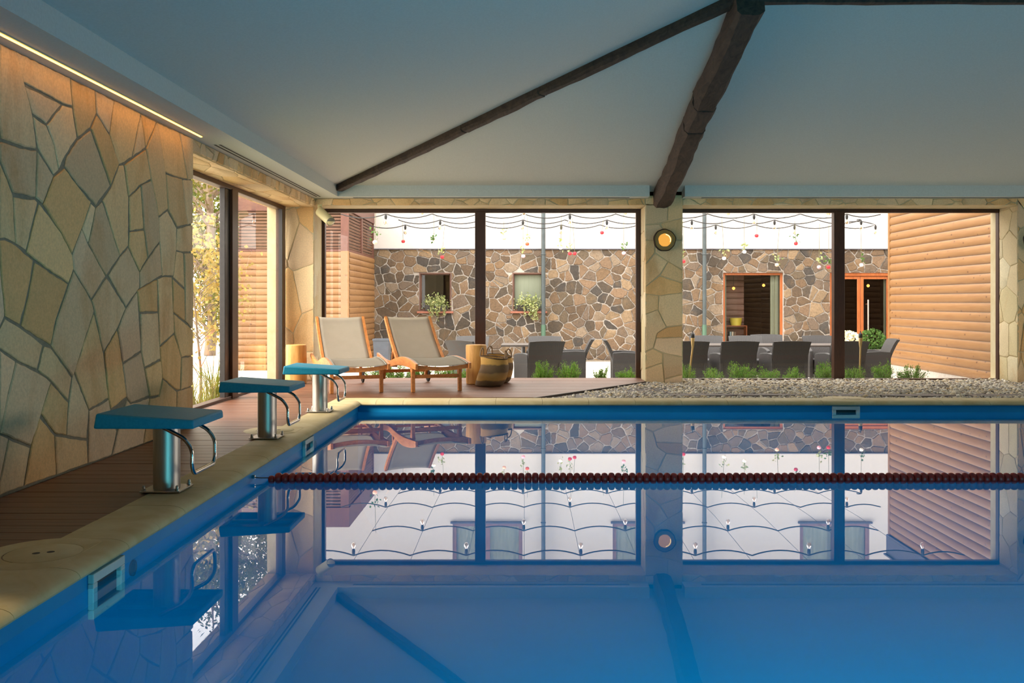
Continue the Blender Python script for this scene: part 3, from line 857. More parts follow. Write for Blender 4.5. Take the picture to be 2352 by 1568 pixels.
# surround out of the picture (right and near side)
s_ = MB(); s_.box(PX1, XR, YB, 10.5, -0.4, -0.02); s_.box(-2.0, PX1, YB, PY0, -0.4, -0.02)
struct(s_.build('floor_surround', M['coping']), 'stone paving on the near and right side of the pool', 'floor')

# ---- skimmers and inlets
def skimmer(loc, rotz, w, h, label):
    t = thing('pool_skimmer', label, 'skimmer', loc, rotz, 'white skimmer mouths in the pool wall')
    m = MB()   # local: x along the wall, y out of the wall into the pool
    a, bb, d_, fr = w/2, h/2, 0.026, 0.04
    m.box(-a, a, 0, d_, bb-fr, bb); m.box(-a, a, 0, d_, -bb, -bb+fr); m.box(-a, -a+fr, 0, d_, -bb+fr, bb-fr); m.box(a-fr, a, 0, d_, -bb+fr, bb-fr)
    m.build('faceplate', M['plastic'], t, bevel=0.004)
    m = MB(); m.box(-a+fr, a-fr, 0.0, 0.004, -bb+fr, bb-fr); m.build('throat', M['throat'], t)
    return t
skimmer((XP, 4.08, -0.165), -PI/2, 0.31, 0.19, 'white skimmer mouth in the near left pool wall')
skimmer((XP, 7.86, -0.155), -PI/2, 0.31, 0.18, 'white skimmer mouth in the left pool wall by the middle block')
skimmer((X_at(1942, YP), YP, -0.128), PI, 0.30, 0.13, 'white skimmer mouth in the far pool wall under the coping')
for (yy, lb) in ((4.42, 'dark round water inlet beside the near skimmer'), (8.2, 'small dark round water inlet beyond the second skimmer')):
    t = thing('pool_inlet', lb, 'inlet', (XP, yy-0.05, -0.168), -PI/2, 'round water inlets in the pool wall')
    m = MB(); m.lathe([(0.036, 0), (0.036, 0.01), (0.024, 0.014), (0.022, 0.007), (0.0, 0.005)], 24, Matrix.Rotation(-PI/2, 4, 'X')); m.build('collar', M['pipe'], t, smooth=35)

# ---- lane rope
t = thing('lane_rope', 'red pool lane rope of round floats across the water', 'lane rope', (0, 6.29, ZW))
m = MB(); m.tube([(XP, 0, 0.03), (XP+0.05, 0, 0.024), (9.6, 0, 0.018)], 0.004, 6); m.build('line', M['wire'], t)
m = MB(); m.tube([(0.0, 0, 0.03), (0.02, 0, 0.03)], 0.012, 8); h = m.build('hook', M['chrome'], t); h.location = (XP, 0, 0)
fp = [(0.006, -0.0225), (0.018, -0.0228), (0.029, -0.0195), (0.0355, -0.011), (0.0375, 0.0), (0.0355, 0.011), (0.029, 0.0195), (0.018, 0.0228), (0.006, 0.0225)]
MX = Matrix.Rotation(PI/2, 4, 'Y')
m = MB(); m.lathe(fp, 18, MX, cap0=True, cap1=True); f0 = m.build('float', M['float_red'], t, smooth=60)
fx = X_at(624, 6.29); sp = 0.0466
rest = MB(); i = 0; x = fx
while x < 9.45:
    zz = 0.021 + 0.001*math.sin(i*1.7)
    if i == 0: f0.location = (x, 0, 0.012); f0.scale = (0.9, 0.75, 0.75)
    elif i < 100:
        o = f0.copy(); COL.objects.link(o); o.location = (x, 0, zz); o.scale = (1, 1, 1)
    else:
        rest.lathe(fp, 14, Matrix.Translation((x, 0, zz)) @ MX, cap0=True, cap1=True)
    x += sp; i += 1
ro = rest.build('float_run', M['float_red'], t, smooth=60); ro['kind'] = 'stuff'

# ---- pebbles with stepping slates
pb = MB(); pb.add([(-0.2, 10.5, -0.055), (XR, 10.5, -0.055), (XR, 13.36, -0.055), (1.2, 13.36, -0.055)], [(0, 1, 2, 3)])
struct(pb.build('floor_bed', M['gravel_base']), 'gravel bed under the pebbles beyond the pool', 'floor')
bm = bmesh.new(); bmesh.ops.create_icosphere(bm, subdivisions=2, radius=1.0)
bv = np.array([v.co[:] for v in bm.verts], dtype=np.float32); bm.verts.index_update()
bf = np.array([[v.index for v in f.verts] for f in bm.faces], dtype=np.int32); bm.free()
nr = np.random.default_rng(8)
slates = [(1.98, 11.05, 0.62, 0.13), (2.85, 11.05, 0.42, 0.12), (3.75, 11.0, 0.40, 0.14), (4.62, 11.0, 0.48, 0.13), (5.55, 11.0, 0.42, 0.14), (6.55, 11.02, 0.5, 0.16), (7.6, 11.0, 0.45, 0.15)]
pts = []; cell = 0.027
for iy in range(int((13.34-10.56)/cell)):
    for ix in range(int((8.6-0.0)/cell)):
        x = 0.0 + (ix + nr.uniform(0, 1))*cell; yy = 10.56 + (iy + nr.uniform(0, 1))*cell
        if yy > DY0 and x < right_edge(min(yy, 12.72)) + 0.05: continue
        if yy > 12.80 and (x < 2.19 or 6.72 < x < 7.3): continue
        if yy < 10.60 and abs(x-LIDS[2][0]) < 0.27: continue
        if any(((x-sx)/sw)**2 + ((yy-sy)/sd)**2 < 0.82 for sx, sy, sw, sd in slates): continue
        if yy > 12.85 and nr.uniform() < 0.3: continue
        pts.append((x, yy))
P = np.array(pts, dtype=np.float32); n = len(P)
big = nr.uniform(0, 1, n) < 0.22
sz = np.where(big, nr.uniform(0.017, 0.025, n), nr.uniform(0.009, 0.017, n)).astype(np.float32)
ang = nr.uniform(0, 2*PI, n); ca, sa = np.cos(ang), np.sin(ang)
ex = nr.uniform(0.9, 1.35, n); ez = nr.uniform(0.55, 0.85, n)
vx = bv[None, :, 0]*sz[:, None]*ex[:, None]; vy = bv[None, :, 1]*sz[:, None]; vz = bv[None, :, 2]*(sz*ez)[:, None]
tl = nr.normal(0, 0.35, n)[:, None]
vz = vz + vx*tl
wx = vx*ca[:, None] - vy*sa[:, None] + P[:, 0:1]; wy = vx*sa[:, None] + vy*ca[:, None] + P[:, 1:2]
h0 = -0.046 + sz*0.6 + nr.uniform(-0.006, 0.014, n) + 0.008*np.sin(P[:, 0]*3.1)*np.cos(P[:, 1]*4.3)
wz = vz + h0[:, None]
V = np.stack([wx, wy, wz], -1).reshape(-1, 3); nb = len(bv)
Fc = (bf[None] + (np.arange(n)*nb)[:, None, None]).reshape(-1, 3)
me = bpy.data.meshes.new('pebbles')
me.vertices.add(len(V)); me.vertices.foreach_set('co', V.astype(np.float32).ravel())
me.loops.add(Fc.size); me.loops.foreach_set('vertex_index', Fc.astype(np.int32).ravel())
me.polygons.add(len(Fc)); me.polygons.foreach_set('loop_start', np.arange(0, Fc.size, 3, dtype=np.int32))
try: me.polygons.foreach_set('loop_total', np.full(len(Fc), 3, dtype=np.int32))
except Exception: pass
me.update(calc_edges=True)
pal = np.array([lin(c) for c in ('#e0d4bd', '#d2c4aa', '#c2b8a8', '#ebe3d2', '#b0a394', '#d6be97', '#aaa49c', '#e4d3b2', '#958b82', '#dcd5c9')], dtype=np.float32)
pc = pal[nr.integers(0, len(pal), n)]; pc[:, :3] *= nr.uniform(0.85, 1.1, n)[:, None]
at = me.color_attributes.new('tone', 'FLOAT_COLOR', 'CORNER')
at.data.foreach_set('color', np.repeat(pc, len(bf)*3, axis=0).astype(np.float32).ravel())
me.shade_smooth(); me.materials.append(M['pebble'])
po = bpy.data.objects.new('pebbles', me); COL.objects.link(po)
tag(po, 'bed of rounded beige and grey pebbles beyond the pool', 'pebbles', kind='stuff')
r = random.Random(3)
who = ['flat slate stepping stone nearest the end of the deck', 'second flat slate stepping stone from the deck', 'flat slate stepping stone left of the far skimmer', 'flat slate stepping stone just right of the far skimmer lid', 'flat slate stepping stone before the window mullion', 'flat slate stepping stone under the right end of the far window', 'last flat slate stepping stone at the right edge']
for i, (sx, sy, sw, sd) in enumerate(slates):
    pl = []
    for k in range(14):
        a = 2*PI*k/14; q = r.uniform(0.8, 1.05)
        pl.append((sx + sw*q*math.cos(a)*0.98, sy + sd*q*math.sin(a)*0.95))
    m = MB(); m.extrude(pl, lambda a, b, t: (a, b, t), -0.05, -0.012)
    tag(m.build('stepping_stone', M['slate'], bevel=0.006), who[i], 'stepping stone', 'slate stepping stones in the pebbles')

# ---- wall lamps: a slice of log with a glowing bowl
lampglow = emissive('lamp_bowl_glow', (1.0, 0.47, 0.08, 1), 0.45)
lamparc = emissive('lamp_arc_glow', (1.0, 0.72, 0.25, 1), 1.6)
lampface = simple('lamp_face_wood', '#8f7036', 0.6, c2='#a07f40', scale=8)
barkm = simple('lamp_bark', '#2b1a10', 0.9, c2='#3a2517', scale=30, bump_s=0.8)
def wall_lamp(x, z, label):
    t = thing('wall_lamp', label, 'lamp', (x, YW, z), 0, 'log slice wall lamps on the pillars')
    RX = Matrix.Rotation(PI/2, 4, 'X')   # lathe z -> -y
    wob = lambda a, zz: 1 + 0.016*math.sin(3*a+1) + 0.014*math.sin(5*a+0.4) + 0.012*math.sin(9*a)
    m = MB(); m.lathe([(0.152, 0.0), (0.154, 0.03), (0.150, 0.062), (0.142, 0.064), (0.140, 0.055)], 48, RX, wob=wob); m.build('bark_ring', barkm, t, smooth=40)
    m = MB(); m.lathe([(0.145, 0.0), (0.145, 0.056), (0.091, 0.058), (0.089, 0.056)], 48, RX, wob=lambda a, zz: wob(a, zz)); m.build('log_face', lampface, t, smooth=40)
    m = MB(); m.lathe([(0.09, 0.057), (0.085, 0.03), (0.06, 0.012), (0.0, 0.006)], 40, RX); bwl = m.build('bowl', lampglow, t, smooth=60)
    m = MB(); m.tube([(0.079*math.cos(a), -0.045, 0.079*math.sin(a)) for a in [R(-20 + 100*k/16) for k in range(17)]], 0.005, 8); m.build('light_arc', lamparc, bwl)
    return t
lp = atY(1527, 551, YW-0.05)
wall_lamp(lp.x, lp.z, 'round log slice lamp glowing amber on the pillar between the windows')
wall_lamp(6.98, lp.z, 'log slice lamp on the pillar at the right edge of the picture')

# ---- cylindrical spotlight in the corner
t = thing('spotlight', 'cream cylindrical spotlight on a bracket in the corner above the left lounger', 'spotlight', (-2.80, 12.74, 2.31))
a = Vector((0, 0, 0)); bq = Vector((0.19, -0.2, -0.155)); dq = (bq-a).normalized()
m = MB(); m.tube([a - dq*0.004, a, a+dq*0.004, bq-dq*0.004, bq, bq], [0.05, 0.058, 0.0635, 0.0635, 0.062, 0.058], 28); m.build('body', M['cream_metal'], t, smooth=40)
m = MB(); m.tube([bq-dq*0.002, bq+dq*0.006, bq+dq*0.008], [0.061, 0.061, 0.056], 28); m.build('front_grille', M['grey_grille'], t)
m = MB(); m.bar(a+Vector((0.0, 0.02, 0.075)), a+dq*0.15+Vector((0.0, 0, 0.066)), 0.02, 0.006); m.bar((-0.02, 0.09, 0.075), (0.0, 0.02, 0.075), 0.02, 0.012); m.box(-0.05, 0.01, 0.085, 0.10, 0.03, 0.11)
brk = m.build('bracket', M['cream_metal'], t)
m = MB(); m.tube([Vector((0.09, -0.075, -0.01)) + Vector((0.02, -0.02, 0.03)), Vector((0.09, -0.075, -0.01)) + Vector((0.022, -0.022, 0.036))], 0.006, 8); m.build('screw', M['black'], brk)
# ================================================================ STARTING BLOCKS
def starting_block(label, y, x=-2.05):
    t = thing('starting_block', label, 'starting block', (x, y, 0), 0, 'teal starting blocks along the pool edge')
    m = MB()    # platform: local x -0.29..0.24, y -0.25..0.25, wedge top
    x0, x1, ya, yb = -0.293, 0.24, -0.25, 0.25
    zb, zl, zr = 0.382, 0.466, 0.430
    e = 0.012
    V0 = [(x0-e, ya-e*0.5, zb), (x1+e*0.3, ya-e*0.5, zb), (x1+e*0.3, yb+e*0.5, zb), (x0-e, yb+e*0.5, zb)]
    V1 = [(x0, ya, zl), (x1, ya, zr), (x1, yb, zr), (x0, yb, zl)]
    i_ = 0.02
    V2 = [(x0+i_, ya+i_, zb), (x1-i_, ya+i_, zb), (x1-i_, yb-i_, zb), (x0+i_, yb-i_, zb)]
    V3 = [(x0+i_, ya+i_, zl-0.02), (x1-i_, ya+i_, zr-0.02), (x1-i_, yb-i_, zr-0.02), (x0+i_, yb-i_, zl-0.02)]
    m.add(V0+V1+V2+V3, [(4,5,6,7)] + [(k, (k+1) % 4, 4+(k+1) % 4, 4+k) for k in range(4)] +
          [(k, 8+k, 8+(k+1) % 4, (k+1) % 4) for k in range(4)] + [(8+k, 12+k, 12+(k+1) % 4, 8+(k+1) % 4) for k in range(4)] + [(15,14,13,12)])
    m.box(-0.28, 0.225, -0.03, 0.03, zb+0.004, 0.415); m.box(-0.04, 0.03, -0.235, 0.235, zb+0.004, 0.415)
    m.build('platform', M['teal'], t, bevel=0.011, seg=3)
    m = MB(); m.lathe([(0.0735, 0.014), (0.0735, 0.40)], 40, cap0=True, cap1=True)
    m.build('post', M['steel'], t, smooth=40)
    m = MB(); m.box(-0.113, 0.113, -0.113, 0.113, 0.006, 0.014); bp_ = m.build('base_plate', M['steel'], t, bevel=0.002)
    for sx in (-1, 1):
        for sy in (-1, 1):
            m = MB(); m.lathe([(0.0125, 0.0), (0.0125, 0.011), (0.0095, 0.013), (0.0095, 0.024), (0.006, 0.03), (0.0, 0.031)], 12, Matrix.Translation((sx*0.094, sy*0.094, 0.014)))
            m.build('bolt', M['steel'], bp_, smooth=35)
    # grip rail: leaves the underside, bends down, crosses, and returns
    hx = 0.212; w = 0.19
    raw = [(0.03, -w, 0.395), (0.17, -w, 0.322), (hx, -w, 0.262), (hx, -w, 0.165), (hx, -w+0.028, 0.123), (hx, w-0.028, 0.123), (hx, w, 0.165), (hx, w, 0.262), (0.17, w, 0.322), (0.03, w, 0.395)]
    pts = []
    for i, p in enumerate(raw):
        p = Vector(p)
        if i in (0, len(raw)-1): pts.append(p); continue
        a = Vector(raw[i-1]); b = Vector(raw[i+1]); q = min(0.03, (p-a).length*0.42, (p-b).length*0.42)
        s = p + (a-p).normalized()*q; e2 = p + (b-p).normalized()*q
        for k in range(5):
            u = k/4; pts.append((s*(1-u)**2) + (p*(2*u*(1-u))) + (e2*u*u))
    m = MB(); m.tube(pts, 0.0112, 12); m.build('grip_rail', M['chrome'], t, smooth=50)
    return t
b1 = starting_block('teal starting block nearest the camera on a steel post', 5.35)
dup(b1, (-2.045, 7.41, 0), label='teal starting block in the middle of the three')
dup(b1, (-2.02, 9.2, 0), label='teal starting block farthest away, near the loungers')

# ================================================================ SUN LOUNGERS
def smooth_poly(pts, k=5):
    out = []
    n = len(pts)
    for i in range(n-1):
        p0 = Vector(pts[max(i-1, 0)]); p1 = Vector(pts[i]); p2 = Vector(pts[i+1]); p3 = Vector(pts[min(i+2, n-1)])
        for j in range(k):
            t = j/k
            out.append(0.5*((2*p1) + (p2-p0)*t + (2*p0-5*p1+4*p2-p3)*t*t + (3*p1-p0-3*p2+p3)*t**3))
    out.append(Vector(pts[-1])); return out
RAIL = [(-0.28, 0.352, 0.285), (-0.1, 0.385, 0.292), (0.15, 0.408, 0.300), (0.35, 0.408, 0.298), (0.6, 0.378, 0.285), (0.9, 0.330, 0.252), (1.15, 0.334, 0.262), (1.4, 0.370, 0.300), (1.56, 0.398, 0.352)]
def lounger(label, loc, rz):
    t = thing('sun_lounger', label, 'sun lounger', loc, rz, 'teak sun loungers on the deck')
    hw = 0.33
    top = smooth_poly([(a, b) for a, b, c in RAIL]); bot = smooth_poly([(a, c) for a, b, c in RAIL])
    rails = []
    for s in (-1, 1):
        m = MB(); n = len(top)
        xs = (s*hw - 0.016, s*hw + 0.016)
        vs = []
        for xx in xs:
            vs += [(xx, p[0], p[1]) for p in top] + [(xx, p[0], p[1]) for p in bot]
        fs = []
        for i in range(n-1):
            fs += [(i, i+1, n+i+1, n+i), (2*n+i, 3*n+i, 3*n+i+1, 2*n+i+1), (i, 2*n+i, 2*n+i+1, i+1), (n+i, n+i+1, 3*n+i+1, 3*n+i)]
        fs += [(0, n, 3*n, 2*n), (n-1, 3*n-1, 4*n-1, 2*n-1)]
        m.add(vs, fs); rails.append(m.build('side_rail', M['teak'], t, smooth=30, bevel=0.004, fix=True))
    for s in (-1, 1):       # front legs, widening into the rail
        m = MB(); x = s*(hw-0.036)
        secs = [(0.0, 0.0225, -0.004), (0.12, 0.0235, 0.0), (0.21, 0.026, 0.004), (0.26, 0.037, 0.008), (0.30, 0.058, 0.012)]
        vs = []
        for z, h, off in secs:
            vs += [(x-0.021, off-h, z), (x+0.021, off-h, z), (x+0.021, off+h, z), (x-0.021, off+h, z)]
        fs = [(3,2,1,0)] + [(4*i+k, 4*i+(k+1) % 4, 4*i+4+(k+1) % 4, 4*i+4+k) for i in range(len(secs)-1) for k in range(4)] + [tuple(4*(len(secs)-1)+k for k in range(4))]
        m.add(vs, fs); m.build('front_leg', M['teak'], t, smooth=30, bevel=0.003)
    for s in (-1, 1):       # rear legs on wheels
        x = s*(hw-0.04)
        m = MB(); m.bar((x, 1.36, 0.30), (x, 1.40, 0.06), 0.034, 0.05, up=(0, 1, 0)); lg = m.build('rear_leg', M['teak'], t, bevel=0.003)
        m = MB(); m.lathe([(0.03, -0.014), (0.072, -0.014), (0.085, -0.008), (0.085, 0.008), (0.072, 0.014), (0.03, 0.014)], 28, Matrix.Translation((x + s*0.034, 1.40, 0.0855)) @ Matrix.Rotation(PI/2, 4, 'Y'), cap0=True, cap1=True)
        m.build('wheel', M['tyre'], lg, smooth=40)
    m = MB(); m.bar((-hw+0.04, 0.0, 0.185), (hw-0.04, 0.0, 0.185), 0.024, 0.042, up=(0, 0, 1)); m.build('front_stretcher', M['teak'], t, bevel=0.003)
    m = MB(); m.bar((-hw+0.05, 1.38, 0.16), (hw-0.05, 1.38, 0.16), 0.024, 0.042); m.build('rear_stretcher', M['teak'], t, bevel=0.003)
    # sagging front crossbar
    m = MB(); pts = [(-hw+0.015 + (2*hw-0.03)*k/12, -0.24, 0.315 - 0.028*math.sin(PI*k/12)) for k in range(13)]
    for a, b in zip(pts, pts[1:]): m.bar(a, b, 0.03, 0.045)
    m.build('front_crossbar', M['teak'], t)
    for yy, zz in ((0.68, 0.30), (1.12, 0.285)):
        m = MB(); m.bar((-hw+0.015, yy, zz), (hw-0.015, yy, zz), 0.04, 0.03); m.build('crossbar', M['teak'], t, bevel=0.003)
    # ratchet for the back rest, seen on the inside of the rail
    for s in (-1, 1):
        m = MB(); xx = s*(hw-0.03)
        m.bar((xx, 0.72, 0.268), (xx, 1.10, 0.245), 0.022, 0.022)
        for k in range(4): m.bar((xx, 0.78+k*0.09, 0.262-0.005*k), (xx, 0.79+k*0.09, 0.292-0.005*k), 0.018, 0.018)
        m.build('ratchet', M['teak'], rails[(s+1)//2])
    # sling seat
    m = MB(); nx, ny = 12, 22; vs = []
    ys = [-0.27 + (0.70+0.27)*j/ny for j in range(ny+1)]
    def rail_top(y):
        for a, b in zip(top, top[1:]):
            if a[0] <= y <= b[0]: return a[1] + (b[1]-a[1])*(y-a[0])/(b[0]-a[0])
        return top[0][1]
    for y in ys:
        for i in range(nx+1):
            u = -1 + 2*i/nx
            vs.append((u*(hw-0.018), y, rail_top(y) - 0.012 - 0.014*(1-u*u) + 0.01*(1 if abs(u) == 1 else 0)))
    m.add(vs, [(j*(nx+1)+i, j*(nx+1)+i+1, (j+1)*(nx+1)+i+1, (j+1)*(nx+1)+i) for j in range(ny) for i in range(nx)])
    o = m.build('seat_sling', M['mesh'], t, smooth=60); sd = o.modifiers.new('thick', 'SOLIDIFY'); sd.thickness = 0.004
    for s in (-1, 1):
        m = MB(); m.tube([(s*(hw-0.028), y, rail_top(y)-0.008) for y in ys], 0.007, 6); m.build('sling_hem', simple('sling_hem_grey', '#8f8c80', 0.7) if 'sling_hem_grey' not in bpy.data.materials else bpy.data.materials['sling_hem_grey'], o)
    # back rest
    p0 = Vector((0, 0.67, 0.345)); p1 = Vector((0, 1.275, 0.872)); d = (p1-p0).normalized(); nrm = Vector((0, -d.z, d.y))
    bw0, bw1 = hw-0.03, hw-0.035
    for s in (-1, 1):
        m = MB(); q = [p0 + d*((p1-p0).length*k/8) - nrm*0.02*math.sin(PI*k/8) for k in range(9)]
        for a, b in zip(q, q[1:]): m.bar(a + Vector((s*bw0, 0, 0)), b + d*0.002 + Vector((s*bw0, 0, 0)), 0.032, 0.05, up=nrm)
        m.build('back_stile', M['teak'], t, smooth=30)
    m = MB(); m.bar(p1 - d*0.05 - nrm*0.035 + Vector((-bw0, 0, 0)), p1 - d*0.05 - nrm*0.035 + Vector((bw0, 0, 0)), 0.03, 0.022, up=nrm); m.build('back_crossbar', M['teak'], t)
    m = MB(); nx, ny = 10, 16; vs = []
    for j in range(ny+1):
        v = j/ny
        for i in range(nx+1):
            u = -1 + 2*i/nx
            c = p0 + d*((p1-p0).length*(0.0 + 1.0*v)) + nrm*(0.018 - 0.02*math.sin(PI*v) - 0.018*(1-u*u))
            vs.append(c + Vector((u*(bw0-0.014), 0, 0)))
    m.add(vs, [(j*(nx+1)+i, j*(nx+1)+i+1, (j+1)*(nx+1)+i+1, (j+1)*(nx+1)+i) for j in range(ny) for i in range(nx)])
    o = m.build('back_sling', M['mesh'], t, smooth=60); sd = o.modifiers.new('thick', 'SOLIDIFY'); sd.thickness = 0.004
    m = MB()
    for s in (-1, 1): m.bar((s*(bw0-0.05), 1.02, 0.62), (s*(bw0-0.05), 1.12, 0.29), 0.022, 0.034, up=(0, 1, 0))
    m.build('back_prop', M['teak'], t)
    return t
u_ = R(23); hw = 0.33
def leg_to_mid(x, y): return (x + 0.9205*0.30, y + 0.391*0.30, 0.001)
lg = lounger('teak sun lounger with taupe sling standing next to the woven baskets', leg_to_mid(-1.35, 11.18), u_)
dup(lg, leg_to_mid(-2.28, 10.99), R(20), 'teak sun lounger with taupe sling nearer the corner, behind the starting block')

# ================================================================ LOG STOOLS
def log_stool(label, x, y, seed, lean=0.0):
    r = random.Random(seed); ph = [r.uniform(0, 6) for _ in range(4)]
    wob = lambda a, z: 1 + 0.035*math.sin(2*a+ph[0]) + 0.022*math.sin(3*a+ph[1]) + 0.012*math.sin(7*a+ph[2]) + 0.02*math.sin(z*6+ph[3])
    m = MB(); m.lathe([(0.122, 0.0), (0.132, 0.01), (0.135, 0.06), (0.132, 0.2), (0.131, 0.34), (0.134, 0.48), (0.130, 0.508), (0.123, 0.515), (0.0, 0.515)], 44, cap0=True, wob=wob)
    o = m.build('log_stool', M['logwood'], smooth=35); o.location = (x, y, 0.001)
    return tag(o, label, 'stool', 'pale log section stools')
log_stool('pale peeled log stool in the corner beside the left window', -3.035, 12.38, 4)
log_stool('pale peeled log stool behind the woven baskets', -0.655, 12.36, 9)

# ================================================================ BASKETS
def basket(label, x, y, rz, seed, sc=1.0, lean=(-0.06, 0.02)):
    t = thing('woven_basket', label, 'basket', (x, y, 0.001), rz, 'seagrass baskets on the deck')
    H = 0.365
    prof = [(0.0, 0.0), (0.15, 0.0), (0.178, 0.012), (0.19, 0.05), (0.193, 0.12), (0.187, 0.2), (0.178, 0.28), (0.172, 0.34), (0.172, H), (0.162, H), (0.162, 0.3), (0.17, 0.1), (0.15, 0.02), (0.0, 0.015)]
    r = random.Random(seed); p = r.uniform(0, 6)
    def sq(v):
        k = v.z/H; dent = 0.05*math.sin(PI*k)
        return Vector((v.x + lean[0]*(1-k)*(1-k) + 0.02*math.sin(3.2*k+p), v.y + lean[1]*(1-k), v.z + 0.016*(-v.x/0.17)*k*k))
    wob = lambda a, z: 1 + 0.03*math.sin(2*a+p) + 0.008*math.sin(46*a)*math.cos(z*220) + 0.015*math.sin(z*30+a)
    m = MB(); m.lathe([(a, b) for a, b in prof[:2]] + [(prof[i][0] + (prof[i+1][0]-prof[i][0])*k/4, prof[i][1] + (prof[i+1][1]-prof[i][1])*k/4) for i in range(1, len(prof)-1) for k in range(1, 5)], 92, wob=wob, sq=sq)
    m.build('body', M['basket'], t, smooth=50)
    m = MB(); m.tube([sq(Vector((0.17*math.cos(2*PI*k/40), 0.17*math.sin(2*PI*k/40), H))) for k in range(40)], 0.009, 8, closed=True); m.build('rim', simple('basket_rim', '#4a3420', 0.9, c2='#6d5236', scale=60, bump_s=0.5) if 'basket_rim' not in bpy.data.materials else bpy.data.materials['basket_rim'], t, smooth=60)
    hm = bpy.data.materials.get('basket_handle') or simple('basket_handle', '#7a6044', 0.9, c2='#94785a', scale=80, bump_s=0.6)
    for s in (-1, 1):
        pts = []
        for k in range(13):
            a = PI*k/12
            base = sq(Vector((s*0.165, 0.065*math.cos(a), H)))
            pts.append(base + Vector((-s*0.01*math.sin(a), 0, 0.105*math.sin(a)**0.8 if math.sin(a) > 0 else 0)))
        m = MB(); m.tube(pts, 0.0085, 8); m.build('handle', hm, t, smooth=60)
    return t
bk = basket('banded seagrass basket standing in front, nearest the lounger', -0.415, 12.05, R(-14), 2)
dup(bk, (-0.36, 12.50, 0.001), R(-35), 'banded seagrass basket half hidden behind the other basket', scale=(0.98, 0.98, 1.0))
# ================================================================ THE COURTYARD
def wx(px, y=YS): return X_at(px, y)
def wz(py, y=YS): return Z_at(py, y)
# knots for the siding
def siding_mat(name, c1, c2):
    m, nt, out = newmat(name)
    f = noise(nt, coords(nt, (0.5, 0.5, 6)), 5, 6, 0.6, 0.5)
    base = ramp(nt, f, [(0.3, lin(c1)), (0.7, lin(c2))])
    v = N(nt, 'ShaderNodeTexVoronoi'); v.inputs['Scale'].default_value = 4.2
    nt.links.new(coords(nt, (1, 1, 1.6)), v.inputs['Vector'])
    k = ramp(nt, v.outputs['Distance'], [(0.07, (0.36, 0.22, 0.14, 1)), (0.13, (1, 1, 1, 1))])
    principled(nt, out, mixc(nt, base, k, 1.0, 'MULTIPLY'), 0.55, 0, f, 0.003, 0.15)
    return m
M['siding'] = siding_mat('log_siding', dk('#b98049', 0.34), dk('#cd965a', 0.34))
def siding(mb, fn, u0, u1, v0, v1, pitch, bulge=0.028):
    n = max(1, round((v1-v0)/pitch)); p = (v1-v0)/n
    for i in range(n):
        a = v0 + i*p
        prof_ = [(0.0, 0.0), (0.0, 0.012), (0.08, 0.6), (0.3, 0.95), (0.55, 1.0), (0.8, 0.85), (0.95, 0.5), (1.0, 0.0)]
        vs = [fn(u0, a + q*p, b*bulge) for q, b in prof_] + [fn(u1, a + q*p, b*bulge) for q, b in prof_]
        k = len(prof_)
        mb.add(vs, [(j, j+1, k+j+1, k+j) for j in range(k-1)])
# ---- ground
m = MB(); m.add([(-60, 13.62, ZG), (40, 13.62, ZG), (40, 70, ZG), (-60, 70, ZG)], [(0,1,2,3)]); m.add([(XR+0.2, -20, ZG), (40, -20, ZG), (40, 13.62, ZG), (XR+0.2, 13.62, ZG)], [(0,1,2,3)]); m.add([(-60, -20, ZG), (-3.5, -20, ZG), (-3.5, 13.62, ZG), (-60, 13.62, ZG)], [(0,1,2,3)])
struct(m.build('ground', M['paving']), 'pale paved courtyard ground outside the windows', 'ground')
m = MB(); m.box(-3.5, 7.45, 13.63, 14.55, ZG, ZG+0.16); struct(m.build('planting_bed', M['soil'], bevel=0.02), 'low mulched planting bed along the outside of the windows', 'bed')
m = MB(); m.box(-3.7, 7.4, YS-0.38, YS-0.03, ZG, ZG+0.015); struct(m.build('gravel_strip', M['gravel_base']), 'strip of gravel along the foot of the stone wall', 'gravel')
m = MB(); m.box(-7.5, -3.56, 7.0, 12.9, ZG, ZG+0.05); struct(m.build('lawn', M['lawn_soil'], bevel=0.02), 'rough grassy ground outside the left window', 'lawn')

# ---- stone wall with white render above
ZB = wz(571)
WA = (wx(963), wx(1037), wz(714), wz(626)); WB = (wx(1177), wx(1252), wz(714), wz(626))
WC = (wx(1661), wx(1799), ZG, wz(626)); WD = (wx(1906), wx(2042), ZG, wz(626))
ext = struct(bpy.data.objects.new('wall_courtyard', None), 'building across the courtyard, brown stone below and white render above', 'wall'); COL.objects.link(ext)
m = MB()
cells = cut_rects(voronoi(-5.0, 9.3, ZG, ZB, 0.225, 0.20, 77, jit=0.55, skip=0.16), [WA, WB, WC, WD])
stone_mesh(m, cells, lambda a, b, t: (a, YS - t, b), 0.024, 0.026, 15, FIELD, step=0.035, j=0.009, bev=0.009, vary=0.55)
m.build('stone_facing', M['fieldstone'], ext, smooth=35)
def wall_with_holes(mb, x0, x1, z0, z1, ya, yb, holes):
    xs = sorted({x0, x1, *[h[0] for h in holes], *[h[1] for h in holes]}); zs = sorted({z0, z1, *[max(z0, h[2]) for h in holes], *[min(z1, h[3]) for h in holes]})
    for i in range(len(xs)-1):
        for j in range(len(zs)-1):
            cx, cz = (xs[i]+xs[i+1])/2, (zs[j]+zs[j+1])/2
            if any(h[0] < cx < h[1] and h[2] < cz < h[3] for h in holes): continue
            mb.box(xs[i], xs[i+1], ya, yb, zs[j], zs[j+1])
m = MB(); wall_with_holes(m, -6.3, 13, ZG-0.1, ZB, YS, YS+0.3, [WA, WB, WC, WD]); m.build('mortar_face', M['mortar'], ext)
UP = [(wx(1040), wx(1200)), (wx(1407), wx(1567)), (wx(1836), wx(1996))]
ZU = (4.13, 5.75)
